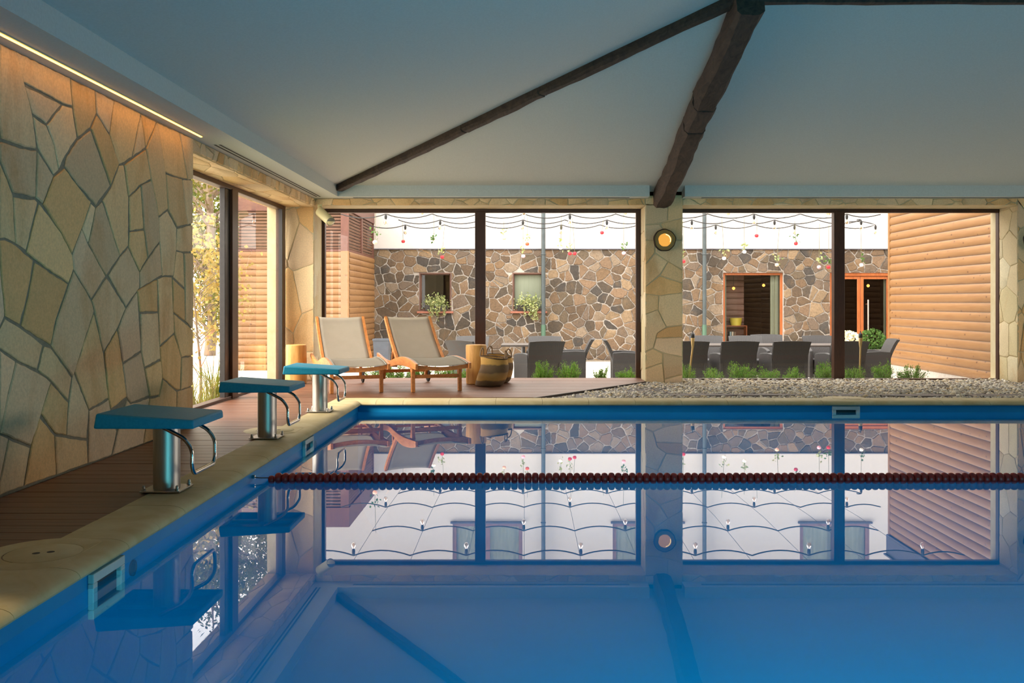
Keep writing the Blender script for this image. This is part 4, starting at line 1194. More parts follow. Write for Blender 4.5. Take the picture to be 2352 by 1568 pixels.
m = MB(); wall_with_holes(m, -6.4, 13, ZB, 6.3, YS-0.045, YS+0.3, [(a, b, ZU[0], ZU[1]) for a, b in UP]); m.build('white_render', M['render'], ext)
m = MB(); m.box(-6.4, 13, YS-0.06, YS-0.02, ZB-0.02, ZB); m.build('drip_edge', M['fascia'], ext)

# ---- small stone-wall windows
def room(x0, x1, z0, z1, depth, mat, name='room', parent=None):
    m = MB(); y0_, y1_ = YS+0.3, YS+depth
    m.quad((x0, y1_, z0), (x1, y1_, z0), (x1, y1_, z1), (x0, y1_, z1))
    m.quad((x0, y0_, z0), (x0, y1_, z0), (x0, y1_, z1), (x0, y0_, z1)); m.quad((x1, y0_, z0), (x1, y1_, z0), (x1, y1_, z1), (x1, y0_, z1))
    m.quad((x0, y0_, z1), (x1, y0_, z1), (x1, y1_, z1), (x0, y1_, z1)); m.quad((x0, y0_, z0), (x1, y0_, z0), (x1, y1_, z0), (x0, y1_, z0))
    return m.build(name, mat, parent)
def small_window(name, rc, label, blind):
    a, b, c, d = rc
    o = bpy.data.objects.new(name, None); COL.objects.link(o); struct(o, label, 'window')
    m = MB(); frame_rect(m, 'y', YS+0.08, a, b, c, d, 0.055, 0.06); m.build('window_frame', M['brown_frame'], o, bevel=0.006)
    m = MB(); frame_rect(m, 'y', YS-0.01, a, b, c, d, 0.03, 0.12); m.build('reveal_lining', M['brown_frame'], o)
    m = MB(); m.quad((a+.05, YS+0.11, c+.05), (b-.05, YS+0.11, c+.05), (b-.05, YS+0.11, d-.05), (a+.05, YS+0.11, d-.05)); m.build('glass_pane', M['glass'], o)
    m = MB(); m.box(a-0.05, b+0.05, YS-0.10, YS+0.08, c-0.055, c-0.005); m.build('window_sill', M['sill'], o, bevel=0.006)
    if blind:
        m = MB(); m.box(a, b, YS+0.2, YS+0.21, c, d); m.build('roller_blind', M['curtain'], o)
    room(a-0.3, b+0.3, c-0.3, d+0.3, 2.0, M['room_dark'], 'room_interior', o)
small_window('window_4', WA, 'small brown-framed window in the stone wall with dark reflecting glass', False)
small_window('window_5', WB, 'small brown-framed window in the stone wall with a pale green blind', True)
# ---- glazed door wall openings
o = bpy.data.objects.new('window_6', None); COL.objects.link(o); struct(o, 'tall glazed opening with curtains in the stone wall behind the long table', 'window')
a, b, c, d = WC
m = MB(); frame_rect(m, 'y', YS+0.06, a, b, c, d, 0.06, 0.08); m.build('window_frame', M['orange_wood'], o, bevel=0.005)
m = MB(); m.quad((a, YS+0.1, c), (b, YS+0.1, c), (b, YS+0.1, d), (a, YS+0.1, d)); m.build('glass_pane', M['glass'], o)
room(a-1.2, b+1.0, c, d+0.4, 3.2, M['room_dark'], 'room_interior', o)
m = MB(); siding(m, lambda u, v, t: (u, YS+0.9-t, v), a-0.6, wx(1708, YS+.9), c, d+0.3, 0.16); m.build('inner_siding', M['louver'], o)
def curtain(x0, x1, y, z0, z1, parent, folds=5):
    m = MB(); n = folds*8; vs = []
    for i in range(n+1):
        x = x0 + (x1-x0)*i/n; yy = y + 0.03*math.sin(2*PI*folds*i/n)
        vs += [(x, yy, z0), (x, yy, z1)]
    m.add(vs, [(2*i, 2*i+2, 2*i+3, 2*i+1) for i in range(n)])
    return m.build('curtain', M['curtain'], parent, smooth=60)
curtain(wx(1768, YS+.3), wx(1796, YS+.3), YS+0.25, c, d, o, 3); curtain(wx(1655, YS+.3), wx(1667, YS+.3), YS+0.25, c, d, o, 2)
o = bpy.data.objects.new('door_1', None); COL.objects.link(o); struct(o, 'pair of varnished pine glazed doors beside the log-clad wing', 'door')
a, b, c, d = WD; b2 = b + 0.12
m = MB(); frame_rect(m, 'y', YS+0.02, a, b2, c, d, 0.08, 0.1, 0.04); m.build('door_frame', M['orange_wood'], o, bevel=0.005)
mid = wx(1978)
for (p, q) in ((a+0.08, mid), (mid, b2-0.08)):
    m = MB(); frame_rect(m, 'y', YS+0.05, p+0.004, q-0.004, c+0.04, d-0.085, 0.075, 0.05, 0.14); lf = m.build('door_leaf', M['orange_wood'], o, bevel=0.004)
    m = MB(); m.quad((p+.07, YS+0.075, c+.15), (q-.07, YS+0.075, c+.15), (q-.07, YS+0.075, d-.15), (p+.07, YS+0.075, d-.15)); m.build('glass_pane', M['glass'], lf)
hxx = wx(1992)
m = MB(); m.tube([(hxx, YS-0.05, wz(783)), (hxx, YS-0.05, wz(688))], 0.018, 10)
for zz in (wz(770), wz(698)): m.tube([(hxx, YS-0.05, zz), (hxx-0.03, YS+0.06, zz)], 0.012, 8)
m.build('pull_handle', M['chrome'], o, smooth=40)
room(a-0.9, b+1.0, c, d+0.4, 3.2, M['room_dark'], 'room_interior', o)
m = MB(); siding(m, lambda u, v, t: (u, YS+1.2-t, v), a-0.8, mid-0.1, c, d+0.3, 0.16); m.build('inner_siding', M['louver'], o)
curtain(wx(2026, YS+.3), wx(2044, YS+.3), YS+0.22, c+0.05, d, o, 2)
pend = emissive('pendant_glow', (1.0, 0.42, 0.08, 1), 1.3, False)
for (px, py, yy, lb) in ((1685, 662, 24.0, 'small amber pendant lamp at the left inside the curtained opening'), (1754, 655, 24.6, 'small amber pendant lamp near the curtain inside the opening'), (1994, 656, 24.3, 'small amber pendant lamp behind the glazed door'), (1913, 655, 24.3, 'small amber pendant lamp behind the door frame beside the mullion')):
    p = atY(px, py, yy); t = thing('pendant_lamp', lb, 'lamp', p, 0, 'amber pendant lamps indoors')
    m = MB(); m.ico((0, 0, 0), 0.04, 2); m.build('bulb', pend, t, smooth=60)
    m = MB(); m.tube([(0, 0, 0.04), (0, 0, 0.45)], 0.006, 6); m.build('cord', M['cable'], t)
# shelf with a tub and books inside the opening
t = thing('shelf_unit', 'small wooden shelf unit inside the curtained opening', 'shelf', (wx(1689, 23.95), 23.95, ZG), 0)
m = MB()
for z in (0.02, 0.42, 0.84): m.box(-0.26, 0.26, -0.14, 0.14, z, z+0.02)
for x in (-0.27, 0.25): m.box(x, x+0.02, -0.14, 0.14, 0, 0.86)
m.build('carcass', M['orange_wood'], t)
m = MB(); m.lathe([(0.13, 0), (0.16, 0.18), (0.165, 0.19), (0.15, 0.19), (0.12, 0.02)], 20, cap0=True); q = m.build('tub', M['yellow_tub'], None, smooth=40); q.location = (wx(1690, 23.95), 23.95, ZG+0.86); tag(q, 'yellow plastic tub on top of the indoor shelf', 'tub')
for k, cl in enumerate(('#8aa0a4', '#c8bda8', '#6f5a4a')):
    m = MB(); m.box(-0.02, 0.02, -0.1, 0.1, 0, 0.26); q = m.build('book', simple('book_cover_' + cl[1:4], cl, 0.7), None); q.location = (wx(1676 + 5*k, 23.95), 23.95, ZG+0.44)
    tag(q, ('blue-grey', 'cream', 'brown')[k] + ' book standing on the middle board of the indoor shelf', 'book', 'books on the indoor shelf')
# ---- upper windows
for i, (a, b) in enumerate(UP):
    o = bpy.data.objects.new('window_%d' % (7+i), None); COL.objects.link(o)
    struct(o, ('upper curtained window over the small stone-wall windows', 'upper curtained window above the pillar', 'upper curtained window above the glazed doors')[i], 'window')
    m = MB(); frame_rect(m, 'y', YS+0.0, a, b, ZU[0], ZU[1], 0.09, 0.07); m.box((a+b)/2-0.06, (a+b)/2+0.06, YS-0.005, YS+0.075, ZU[0]+.05, ZU[1]-.05); m.build('window_frame', M['mauve_frame'], o)
    m = MB(); m.quad((a, YS+0.04, ZU[0]), (b, YS+0.04, ZU[0]), (b, YS+0.04, ZU[1]), (a, YS+0.04, ZU[1])); m.build('glass_pane', M['glass'], o)
    m = MB(); m.box(a-0.05, b+0.05, YS-0.12, YS+0.0, ZU[0]-0.04, ZU[0]); m.build('window_sill', M['fascia'], o)
    curtain(a, b, YS+0.18, ZU[0], ZU[1], o, 9)
    room(a, b, ZU[0], ZU[1], 1.5, M['room_dark'], 'room_interior', o)
# ---- downpipes
for px, lb in ((1248, 'dark downpipe between the small window and the pillar'), (1618, 'dark downpipe beside the curtained glazed opening')):
    t = thing('downpipe', lb, 'downpipe', (wx(px, YS-0.2), YS-0.2, ZG), 0, 'dark downpipes on the stone wall')
    m = MB(); m.tube([(0, 0, 0.05), (0, 0, 6.6)], 0.05, 16); pp = m.build('pipe', M['pipe'], t, smooth=50)
    for z in (2.63, 4.45):
        m = MB(); m.tube([(0.057*math.cos(2*PI*k/20), 0.057*math.sin(2*PI*k/20), z) for k in range(20)], 0.012, 6, closed=True); m.box(-0.01, 0.01, 0.05, 0.16, z-0.01, z+0.01); m.build('pipe_clamp', M['pipe'], pp)
    m = MB(); m.tube([(0, 0, 0.0), (0, 0, 0.9)], 0.056, 16); m.build('standpipe', simple('green_standpipe', '#3d5a48', 0.5) if 'green_standpipe' not in bpy.data.materials else bpy.data.materials['green_standpipe'], t, smooth=50)

# ---- left log-clad annex with louvres
XA1 = -3.77; YA = 19.9; XA0 = -6.25; ZL = 2.17; ZT = 3.43
o = struct(bpy.data.objects.new('wall_annex_left', None), 'log-clad wing with louvred upper part at the left of the courtyard', 'wall'); COL.objects.link(o)
m = MB(); siding(m, lambda u, v, t: (u, YA-t, v), XA0, XA1-0.14, ZG, ZL, 0.134); m.build('siding_front', M['siding'], o, smooth=50)
m = MB(); siding(m, lambda u, v, t: (XA1+t, u, v), YA+0.02, YS-0.02, ZG, ZL, 0.134); m.build('siding_side', M['siding'], o, smooth=50)
m = MB(); m.box(XA1-0.15, XA1+0.02, YA-0.035, YA+0.03, ZG, ZL); m.box(XA0-0.05, XA0+0.06, YA-0.035, YA+0.03, ZG, ZL); m.build('corner_board', M['siding'], o)
m = MB(); m.box(XA0+0.02, XA1-0.03, YA+0.03, YS, ZG, ZL); m.box(XA0+0.1, XA1-0.15, YA+0.2, YS, ZL, ZT-0.05); m.build('core', M['room_dark'], o)
m = MB(); z = ZL+0.06
while z < 3.0:
    m.bar((XA0+0.05, YA+0.02, z), (XA1-0.15, YA+0.02, z), 0.012, 0.044, up=(0, -0.55, 0.8)); z += 0.069
m.build('louvre_front', M['louver'], o)
m = MB(); z = ZL+0.06
while z < 3.0:
    m.bar((XA1-0.02, YA+0.06, z), (XA1-0.02, YS-0.05, z), 0.012, 0.044, up=(0.55, 0, 0.8)); z += 0.069
m.build('louvre_side', M['louver'], o)
m = MB(); m.box(XA1-0.155, XA1+0.012, YA-0.02, YA+0.04, ZL, 3.02); m.box(XA1-0.03, XA1+0.015, 21.45, 21.6, ZL, 3.02); m.box(XA1-0.03, XA1+0.015, YS-0.12, YS-0.05, ZL, 3.02); m.box(XA0-.02, XA0+0.07, YA-0.02, YA+0.04, ZL, 3.02); m.build('louvre_post', M['louver_post'], o)
m = MB(); m.box(XA0-0.05, XA1+0.03, YA-0.04, YS, 3.02, ZT); m.box(XA0-0.02, XA1+0.02, YA-0.03, YS-0.03, ZL-0.01, ZL+0.03); m.build('fascia', M['louver_post'], o)
# ---- right log-clad wing
XW2 = 7.5; YC = 19.25
o = struct(bpy.data.objects.new('wall_annex_right', None), 'log-clad wing running from the pool hall along the right of the courtyard', 'wall'); COL.objects.link(o)
m = MB(); siding(m, lambda u, v, t: (XW2-t, u, v), YC-0.03, 13.6, -0.20, 3.44, 0.158, 0.032); m.build('siding_face', M['siding'], o, smooth=50)
m = MB(); siding(m, lambda u, v, t: (u, YC+t, v), XW2+0.1, 12.5, -0.20, 3.44, 0.158, 0.032); m.build('siding_end', M['siding'], o, smooth=50)
m = MB(); m.box(XW2-0.035, XW2+0.12, YC-0.05, YC+0.035, ZG, 3.44); m.build('corner_board', M['siding'], o)
m = MB(); m.box(XW2-0.005, 12.6, 13.6, YC, ZG, 3.45); m.build('plinth', M['mortar'], o)
m = MB(); m.box(XW2-0.06, 12.7, 13.6, YC+0.06, 3.44, 3.84); m.box(XW2-0.10, 12.8, 13.6, YC+0.1, 3.84, 3.87); m.build('fascia', M['fascia'], o)

# ================================================================ FURNITURE OUTSIDE
def chair(label, loc, rz, group='grey wicker armchairs in the courtyard'):
    t = thing('wicker_armchair', label, 'armchair', loc, rz, group)
    # back: curved shell, facing +y
    nz, nx = 12, 8; prof_ = []
    for j in range(nz+1):
        z = 0.10 + (0.82-0.10)*j/nz
        y = -0.25 - 0.17*max(0, (z-0.36)/0.46)**1.6
        prof_.append((y, z))
    m = MB(); vs = []
    for side in (0, 1):
        for j, (y, z) in enumerate(prof_):
            for i in range(nx+1):
                u = -1 + 2*i/nx; hwid = 0.285 + 0.025*max(0, (z-0.45)/0.37)
                vs.append((u*hwid, y + (0.0 if side == 0 else 0.055) - 0.012*(1-u*u), z - (0.012*(u*u) if j == nz else 0)))
    n1 = (nz+1)*(nx+1); fs = []
    for j in range(nz):
        for i in range(nx):
            a = j*(nx+1)+i
            fs += [(a, a+1, a+nx+2, a+nx+1), (n1+a, n1+a+nx+1, n1+a+nx+2, n1+a+1)]
        a = j*(nx+1); fs.append((a, a+nx+1, n1+a+nx+1, n1+a)); a += nx; fs.append((a, n1+a, n1+a+nx+1, a+nx+1))
    for i in range(nx):
        a = nz*(nx+1)+i; fs.append((a, a+1, n1+a+1, n1+a)); a = i; fs.append((a, n1+a, n1+a+1, a+1))
    m.add(vs, fs); m.build('backrest', M['wicker'], t, smooth=40, fix=True)
    for s in (-1, 1):
        m = MB(); vs = []; sec = [(-0.27, 0.60, 0.0), (-0.1, 0.615, 0.008), (0.1, 0.605, 0.02), (0.24, 0.585, 0.035), (0.29, 0.56, 0.035)]
        for y, zt, fl in sec:
            x = s*(0.245+fl)
            vs += [(x, y, 0.06), (x + s*0.055, y, 0.06), (x + s*0.065, y, zt), (x, y, zt)]
        fs = [(0, 1, 2, 3), tuple(4*(len(sec)-1)+k for k in (3, 2, 1, 0))]
        for i in range(len(sec)-1):
            for k in range(4): fs.append((4*i+k, 4*i+4+k, 4*i+4+(k+1) % 4, 4*i+(k+1) % 4))
        m.add(vs, fs); m.build('armrest', M['wicker'], t, smooth=40, bevel=0.012, fix=True)
    m = MB(); m.box(-0.25, 0.25, -0.25, 0.27, 0.12, 0.40); m.build('seat', M['wicker'], t, bevel=0.02)
    for sx in (-1, 1):
        for sy in (-1, 1):
            m = MB(); m.tube([(sx*0.25, sy*0.24, 0.0), (sx*0.25, sy*0.24, 0.13)], 0.02, 8); m.build('leg', M['grey_metal'], t)
    return t
YF = 15.55
c0 = chair('dark wicker armchair with its back to the window, just right of the near downpipe', (0.22, YF, ZG), R(20))
def addc(label, x, y, rz): return dup(c0, (x, y, ZG), rz, label)
addc('wicker armchair turned half right, left of the window mullion behind the stool', -0.86, 15.75, R(-38))
addc('wicker armchair facing the window, top just showing behind the left mullion', -1.02, 17.15, R(175))
addc('wicker armchair facing the window behind the dark one by the near downpipe', 0.36, 17.1, R(180))
addc('wicker armchair seen side on facing left, right of the small table', 0.78, 16.4, R(88))
addc('wicker armchair seen side on facing right, nearest the pillar', 1.74, 16.0, R(-92))
addc('dark wicker armchair partly hidden by the pillar, left end of the long table', 2.66, YF, R(2))
addc('dark wicker armchair with its back to the window, second from the pillar', 3.46, YF, R(3))
addc('dark wicker armchair with its back to the window, third from the pillar', 4.30, YF, R(3))
addc('dark wicker armchair with its back to the window, behind the right mullion', 5.24, YF, R(4))
addc('wicker armchair at the right end of the long table, seen side on', 5.98, 16.25, R(84))
addc('wicker armchair across the long table facing the window, nearest the pillar', 2.62, 17.45, R(180))
addc('wicker armchair across the long table facing the window, below the downpipe', 3.42, 17.4, R(180))
addc('wicker armchair across the long table, third from the pillar, below the shelf', 4.12, 17.3, R(176))
addc('wicker armchair behind the long table in front of the curtain, tucked behind its neighbour', 4.74, 18.05, R(180))
addc('wicker armchair across the long table, left of the right mullion', 5.55, 17.4, R(178))
t = thing('dining_table', 'long slatted brown table among the wicker armchairs', 'table', (4.2, 16.45, ZG))
m = MB()
for k in range(9): m.box(-1.45, 1.45, -0.44+k*0.098, -0.44+k*0.098+0.09, 0.685, 0.71)
m.build('table_top', M['table'], t)
for sx in (-1, 1):
    for sy in (-1, 1):
        m = MB(); m.box(sx*1.3-0.035, sx*1.3+0.035, sy*0.36-0.035, sy*0.36+0.035, 0, 0.685); m.build('leg', M['grey_metal'], t)
t = thing('bistro_table', 'small square grey table on a pedestal between the left armchairs', 'table', (0.02, 16.45, ZG))
m = MB()
for k in range(7): m.box(-0.44, 0.44, -0.42+k*0.12, -0.42+k*0.12+0.112, 0.685, 0.715)
m.build('table_top', M['table'], t)
m = MB(); m.tube([(-0.06, 0, 0.03), (-0.06, 0, 0.69)], 0.035, 12); m.build('pedestal', M['grey_metal'], t, smooth=50)
m = MB(); m.box(-0.30, 0.2, -0.22, 0.22, 0, 0.03); m.build('foot', M['grey_metal'], t, bevel=0.008)
# bin by the annex
m = MB(); m.lathe([(0.0, 0.0), (0.19, 0.0), (0.235, 0.66), (0.25, 0.66), (0.25, 0.70), (0.225, 0.70), (0.2, 0.1), (0.0, 0.1)], 4, Matrix.Rotation(PI/4, 4, 'Z')); q = m.build('outdoor_bin', M['bin'], bevel=0.012)
q.location = (X_at(878, 19.3), 19.3, ZG); tag(q, 'square blue-grey bin beside the corner of the louvred wing', 'bin')
# torches
def torch(label, x, y, tilt):
    t = thing('garden_torch', label, 'torch', (x, y, ZG+0.15), 0, 'bamboo garden torches in the planting bed')
    m = MB(); m.tube([(0, 0, 0), (tilt*0.8, 0, 0.62)], [0.012, 0.014], 8); m.build('bamboo_pole', M['bamboo'], t, smooth=50)
    m = MB(); m.lathe([(0.014, 0.0), (0.022, 0.06), (0.030, 0.15), (0.026, 0.16)], 12, Matrix.Translation((tilt*0.8, 0, 0.60))); cup = m.build('basket_cup', M['bamboo'], t, smooth=50)
    m = MB(); m.lathe([(0.024, 0.0), (0.028, 0.02), (0.028, 0.075), (0.02, 0.085), (0.008, 0.095), (0.008, 0.12), (0.0, 0.12)], 12, Matrix.Translation((tilt*0.8, 0, 0.74)), cap0=True); m.build('oil_can', M['black'], cup, smooth=50)
    return t
torch('leaning bamboo torch next to the pillar', X_at(1580, 14.2), 14.2, 0.09)
torch('upright bamboo torch right of the window mullion', X_at(1974, 14.2), 14.2, 0.02)

# ================================================================ PLANTS
nr = np.random.default_rng(21)
def leaf_obj(name, C, L, W, mat, parent=None, droop=0.0, tone=0.25, dirs=None):
    """many small leaves: C centres (n,3), L lengths, W widths; one folded four-corner leaf each"""
    n = len(C); C = np.asarray(C, dtype=np.float64)
    d = nr.normal(size=(n, 3)) if dirs is None else np.asarray(dirs) + nr.normal(scale=0.25, size=(n, 3))
    d[:, 2] -= droop; d /= np.linalg.norm(d, axis=1)[:, None]
    q = nr.normal(size=(n, 3)); s = np.cross(d, q); s /= np.linalg.norm(s, axis=1)[:, None]; u = np.cross(d, s)
    L = np.broadcast_to(L, (n,))[:, None]; W = np.broadcast_to(W, (n,))[:, None]
    V = np.stack([C - d*L*0.5, C + s*W*0.5 + u*W*0.12, C + d*L*0.5, C - s*W*0.5 + u*W*0.12], 1).reshape(-1, 3)
    Fq = (np.arange(n)*4)[:, None] + np.array([0, 1, 2, 3])
    me = bpy.data.meshes.new(name); me.from_pydata(V.tolist(), [], Fq.tolist())
    t_ = nr.uniform(1-tone, 1+tone, n); hue = nr.uniform(-0.1, 0.1, n)
    col = np.stack([np.clip(t_+hue, 0, 1.5), t_, np.clip(t_-hue, 0, 1.5), np.ones(n)], 1)
    a = me.color_attributes.new('tone', 'FLOAT_COLOR', 'CORNER'); a.data.foreach_set('color', np.repeat(col, 4, axis=0).astype(np.float32).ravel())
    me.materials.append(mat); o = bpy.data.objects.new(name, me); COL.objects.link(o)
    if parent: o.parent = parent
    return o
def juniper(label, x, y, z, w, h, seed):
    t = thing('juniper_shrub', label, 'shrub', (x, y, z), 0, 'low junipers along the outside of the windows')
    rg = np.random.default_rng(seed); C = []; D = []; st = MB()
    for k in range(34):
        a = rg.uniform(0, 2*PI); el = rg.uniform(0.25, 1.25); ln = rg.uniform(0.55, 1.0)
        tip = np.array([math.cos(a)*math.cos(el)*w*ln, math.sin(a)*math.cos(el)*w*ln*0.8, math.sin(el)*h*ln])
        st.tube([(0, 0, 0), tuple(tip*0.5 + np.array([0, 0, 0.02])), tuple(tip)], 0.003, 4)
        for j in range(40):
            f = 0.2 + 0.8*j/39
            p = tip*f
            for s in range(3):
                C.append(p + rg.normal(scale=0.016+0.01*(1-f), size=3)); D.append(tip/np.linalg.norm(tip) + rg.normal(scale=0.5, size=3))
    st.build('stem', M['bark'], t)
    leaf_obj('foliage', C, rg.uniform(0.022, 0.036, len(C)), 0.008, M['juniper'], t, dirs=np.array(D), tone=0.3)
    return t
JUN = [(868, 13.95, 'bright juniper seen under the left lounger'), (912, 14.0, 'bright juniper seen between the legs of the two loungers'), (968, 14.1, 'bright juniper seen under the right lounger, left part'), (1022, 14.0, 'bright juniper seen under the right lounger beside its wheel'), (1072, 14.0, 'juniper half hidden behind the log stool and baskets'),
       (1246, 14.0, 'upright bright juniper in front of the dark armchair by the downpipe'), (1306, 14.0, 'wide bright juniper right of the dark armchair'), (1382, 14.1, 'small juniper standing alone before the paving'), (1440, 13.95, 'bright juniper at the right end of the deck window'),
       (1574, 14.05, 'small juniper at the foot of the leaning torch'), (1636, 14.0, 'low juniper under the second armchair from the pillar'), (1700, 14.0, 'tallest clump of juniper between the second and third armchairs'), (1765, 14.0, 'juniper in front of the third armchair from the pillar'), (1822, 14.0, 'low juniper right of the third armchair'),
       (1894, 14.0, 'juniper left of the right window mullion'), (1962, 14.0, 'juniper at the foot of the upright torch'), (2028, 14.1, 'juniper reaching up at the corner of the log wing'), (2092, 14.0, 'last juniper in front of the log wing')]
protos = []
for i, (px, y, lb) in enumerate(JUN):
    h = {1246: 0.48, 1306: 0.46, 1700: 0.48, 1382: 0.42, 2028: 0.52, 1894: 0.46, 1636: 0.36, 1822: 0.38}.get(px, 0.42); w = {1382: 0.2, 1246: 0.24, 1306: 0.36, 1574: 0.22, 1700: 0.36, 1765: 0.34}.get(px, 0.32)
    if i < 4: protos.append(juniper(lb, X_at(px, y), y, ZG+0.14, 0.27, 0.36, 100+i)); q = protos[-1]; q.scale = (w/0.27, 1, h/0.36)
    else: dup(protos[i % 4], (X_at(px, y), y, ZG+0.14), nr.uniform(0, 6.2), lb, scale=(w/0.27, 1, h/0.36))
# trailing window plants
def window_plant(label, x0, x1, z, seed):
    t = thing('window_plant', label, 'potted plant', ((x0+x1)/2, YS-0.03, z), 0, 'trailing plants on the stone-wall windows')
    hw_ = (x1-x0)/2; rg = np.random.default_rng(seed)
    m = MB(); m.box(-hw_*0.75, hw_*0.75, -0.07, 0.07, 0.0, 0.15); m.build('planter', M['frame_dark'], t, bevel=0.01)
    C = []
    for k in range(420):
        a = rg.normal(size=3); C.append((np.clip(a[0]*hw_*0.42, -hw_, hw_), a[1]*0.07 - 0.03, 0.2 + a[2]*0.085))
    for k in range(9):
        x = rg.uniform(-hw_*0.9, hw_*0.9); up = rg.uniform(0.1, 0.3)
        for j in range(14): C.append((x + rg.normal()*0.015 + 0.04*j/14, -0.02, 0.2 + up*j/14))
    for k in range(9):
        x = rg.choice([-0.35, -0.25, 0.1, 0.25, 0.5, 0.6])*hw_ + rg.normal()*0.02; dn = rg.uniform(0.15, 0.42)
        for j in range(26): C.append((x + rg.normal()*0.02, -0.11 + rg.normal()*0.015, 0.16 - dn*j/26))
    leaf_obj('foliage', C, rg.uniform(0.035, 0.07, len(C)), 0.035, M['leaf_pot'], t, tone=0.3)
    return t
window_plant('trailing variegated plant on the sill of the dark small window', WA[0]+0.06, WA[1]-0.02, WA[2], 5)
window_plant('trailing variegated plant on the sill of the window with the green blind', WB[0]+0.04, WB[1]-0.1, WB[2], 6)
def bush(name, label, x, y, z, r_, mat, n, seed, pot=True):
    t = thing(name, label, 'potted plant', (x, y, z), 0)
    rg = np.random.default_rng(seed)
    if pot:
        m = MB(); m.lathe([(0.14, 0.0), (0.2, 0.32), (0.21, 0.36), (0.19, 0.36), (0.18, 0.3)], 20, cap0=True); m.build('pot', M['grey_metal'], t, smooth=40)
    v = rg.normal(size=(n, 3)); v /= np.linalg.norm(v, axis=1)[:, None]; v *= (rg.uniform(0.5, 1, n)**0.5)[:, None]*np.array(r_)
    v[:, 2] += 0.4 + r_[2]*0.7
    leaf_obj('foliage', v, rg.uniform(0.05, 0.09, n), 0.05, mat, t)
    return t
bush('potted_hydrangea', 'potted shrub of cream flower heads right of the window mullion', X_at(1950, 21.5), 21.5, ZG, (0.26, 0.24, 0.24), M['leaf_white'], 500, 3)
bush('potted_shrub', 'potted dark green shrub before the glazed doors', X_at(2004, 21.8), 21.8, ZG, (0.30, 0.25, 0.26), M['leaf_bush'], 500, 4)
# trees
def tree(name, label, x, y, H, crown, nclust, nleaf, lsize, mat, bark, seed, group=None, trunk=0.12, clr=0.3, lw=0.6):
    t = thing(name, label, 'tree', (x, y, ZG), 0, group)
    rg = np.random.default_rng(seed); m = MB()
    cx, cz = crown; top = H
    m.tube([(0, 0, 0), (rg.normal()*0.1, rg.normal()*0.1, H*clr), (rg.normal()*0.2, rg.normal()*0.2, H*0.65), (0.1, 0, H*0.92)], [trunk, trunk*0.8, trunk*0.45, trunk*0.1], 8)
    C = []
    for k in range(nclust):
        v = rg.normal(size=3); v /= np.linalg.norm(v); rr = rg.uniform(0.35, 1.0)**0.6
        c = np.array([v[0]*cx*rr, v[1]*cx*rr, H*clr + (H*(1-clr))/2 + v[2]*rr*cz])
        b0 = np.array([0, 0, min(H*0.85, max(H*clr*0.8, c[2]-0.6*cx*rr))])
        m.tube([tuple(b0), tuple((b0+c)/2 + np.array([0, 0, 0.05*H*0.2])), tuple(c)], [trunk*0.3, trunk*0.18, trunk*0.05], 5)
        cr = cx*rg.uniform(0.16, 0.32)
        C.append(c + rg.normal(scale=cr*0.62, size=(nleaf//nclust, 3)))
    m.build('trunk', bark, t, smooth=60)
    C = np.concatenate(C)
    C = C[C[:, 2] > 0.15]
    leaf_obj('foliage', C, rg.uniform(0.7, 1.3, len(C))*lsize, lsize*lw, mat, t, droop=0.4)
    return t
G = 'garden trees seen through the left window'
tree('leafy_tree', 'tall olive green tree filling the top of the left window pane', -8.6, 25.5, 8.6, (2.2, 4.0), 70, 11000, 0.13, M['leaf_mix'], M['bark'], 1, G, 0.16, 0.1)
tree('leafy_tree', 'dark green tree farther back in the left garden', -12.5, 30.0, 10.5, (3.0, 4.6), 70, 10000, 0.17, M['leaf_green'], M['bark'], 2, G, 0.2, 0.12)
tree('leafy_tree', 'green tree at the far left garden edge behind the stone wall end', -9.8, 21.0, 6.0, (1.5, 2.6), 50, 6500, 0.11, M['leaf_green'], M['bark'], 3, G, 0.12, 0.15)
tree('pale_trunk_tree', 'pale trunked tree beyond the path in the left garden', -11.0, 34.0, 9.5, (2.6, 3.6), 50, 7000, 0.17, M['leaf_mix'], M['pale_bark'], 4, G, 0.16, 0.32)
tree('leafy_tree', 'wide green tree closing the view behind the path', -17.0, 41.0, 9.0, (4.2, 4.0), 60, 8000, 0.24, M['leaf_green'], M['bark'], 5, G, 0.2, 0.1)
tree('maple_sapling', 'young yellow-leaved maple just outside the left window', -4.62, 13.3, 2.75, (0.62, 1.05), 40, 1150, 0.07, M['leaf_yellow'], M['bark'], 7, None, 0.022, 0.16, 0.8)
tree('maple_sapling', 'second yellow sapling behind the first, close to the stone wall end', -5.35, 14.6, 2.9, (0.6, 1.1), 34, 900, 0.07, M['leaf_yellow'], M['bark'], 8, None, 0.022, 0.2, 0.8)
# ornamental grasses and lawn
def blades(name, pts, hmin, hmax, wd, mat, seed, parent=None, arc=0.5):
    rg = np.random.default_rng(seed); m = MB()
    for (x, y, z) in pts:
        a = rg.uniform(0, 2*PI); h = rg.uniform(hmin, hmax); ar = h*rg.uniform(0.15, arc)*1.2
        s = np.array([-math.sin(a), math.cos(a)])*wd/2; vs = []
        for k in range(6):
            f = k/5; w_ = (1-f**2)
            px_, py_ = x + math.cos(a)*ar*f**2, y + math.sin(a)*ar*f**2
            zz = z + h*(f - 0.25*f**3*arc)
            vs += [(px_-s[0]*w_, py_-s[1]*w_, zz), (px_+s[0]*w_, py_+s[1]*w_, zz)]
        t_ = rg.uniform(0.75, 1.2); hu = rg.uniform(-0.15, 0.2)
        m.add(vs, [(2*k, 2*k+1, 2*k+3, 2*k+2) for k in range(5)], (t_+hu, t_, t_*0.8, 1))
    return m.build(name, mat, parent)
rg = np.random.default_rng(5)
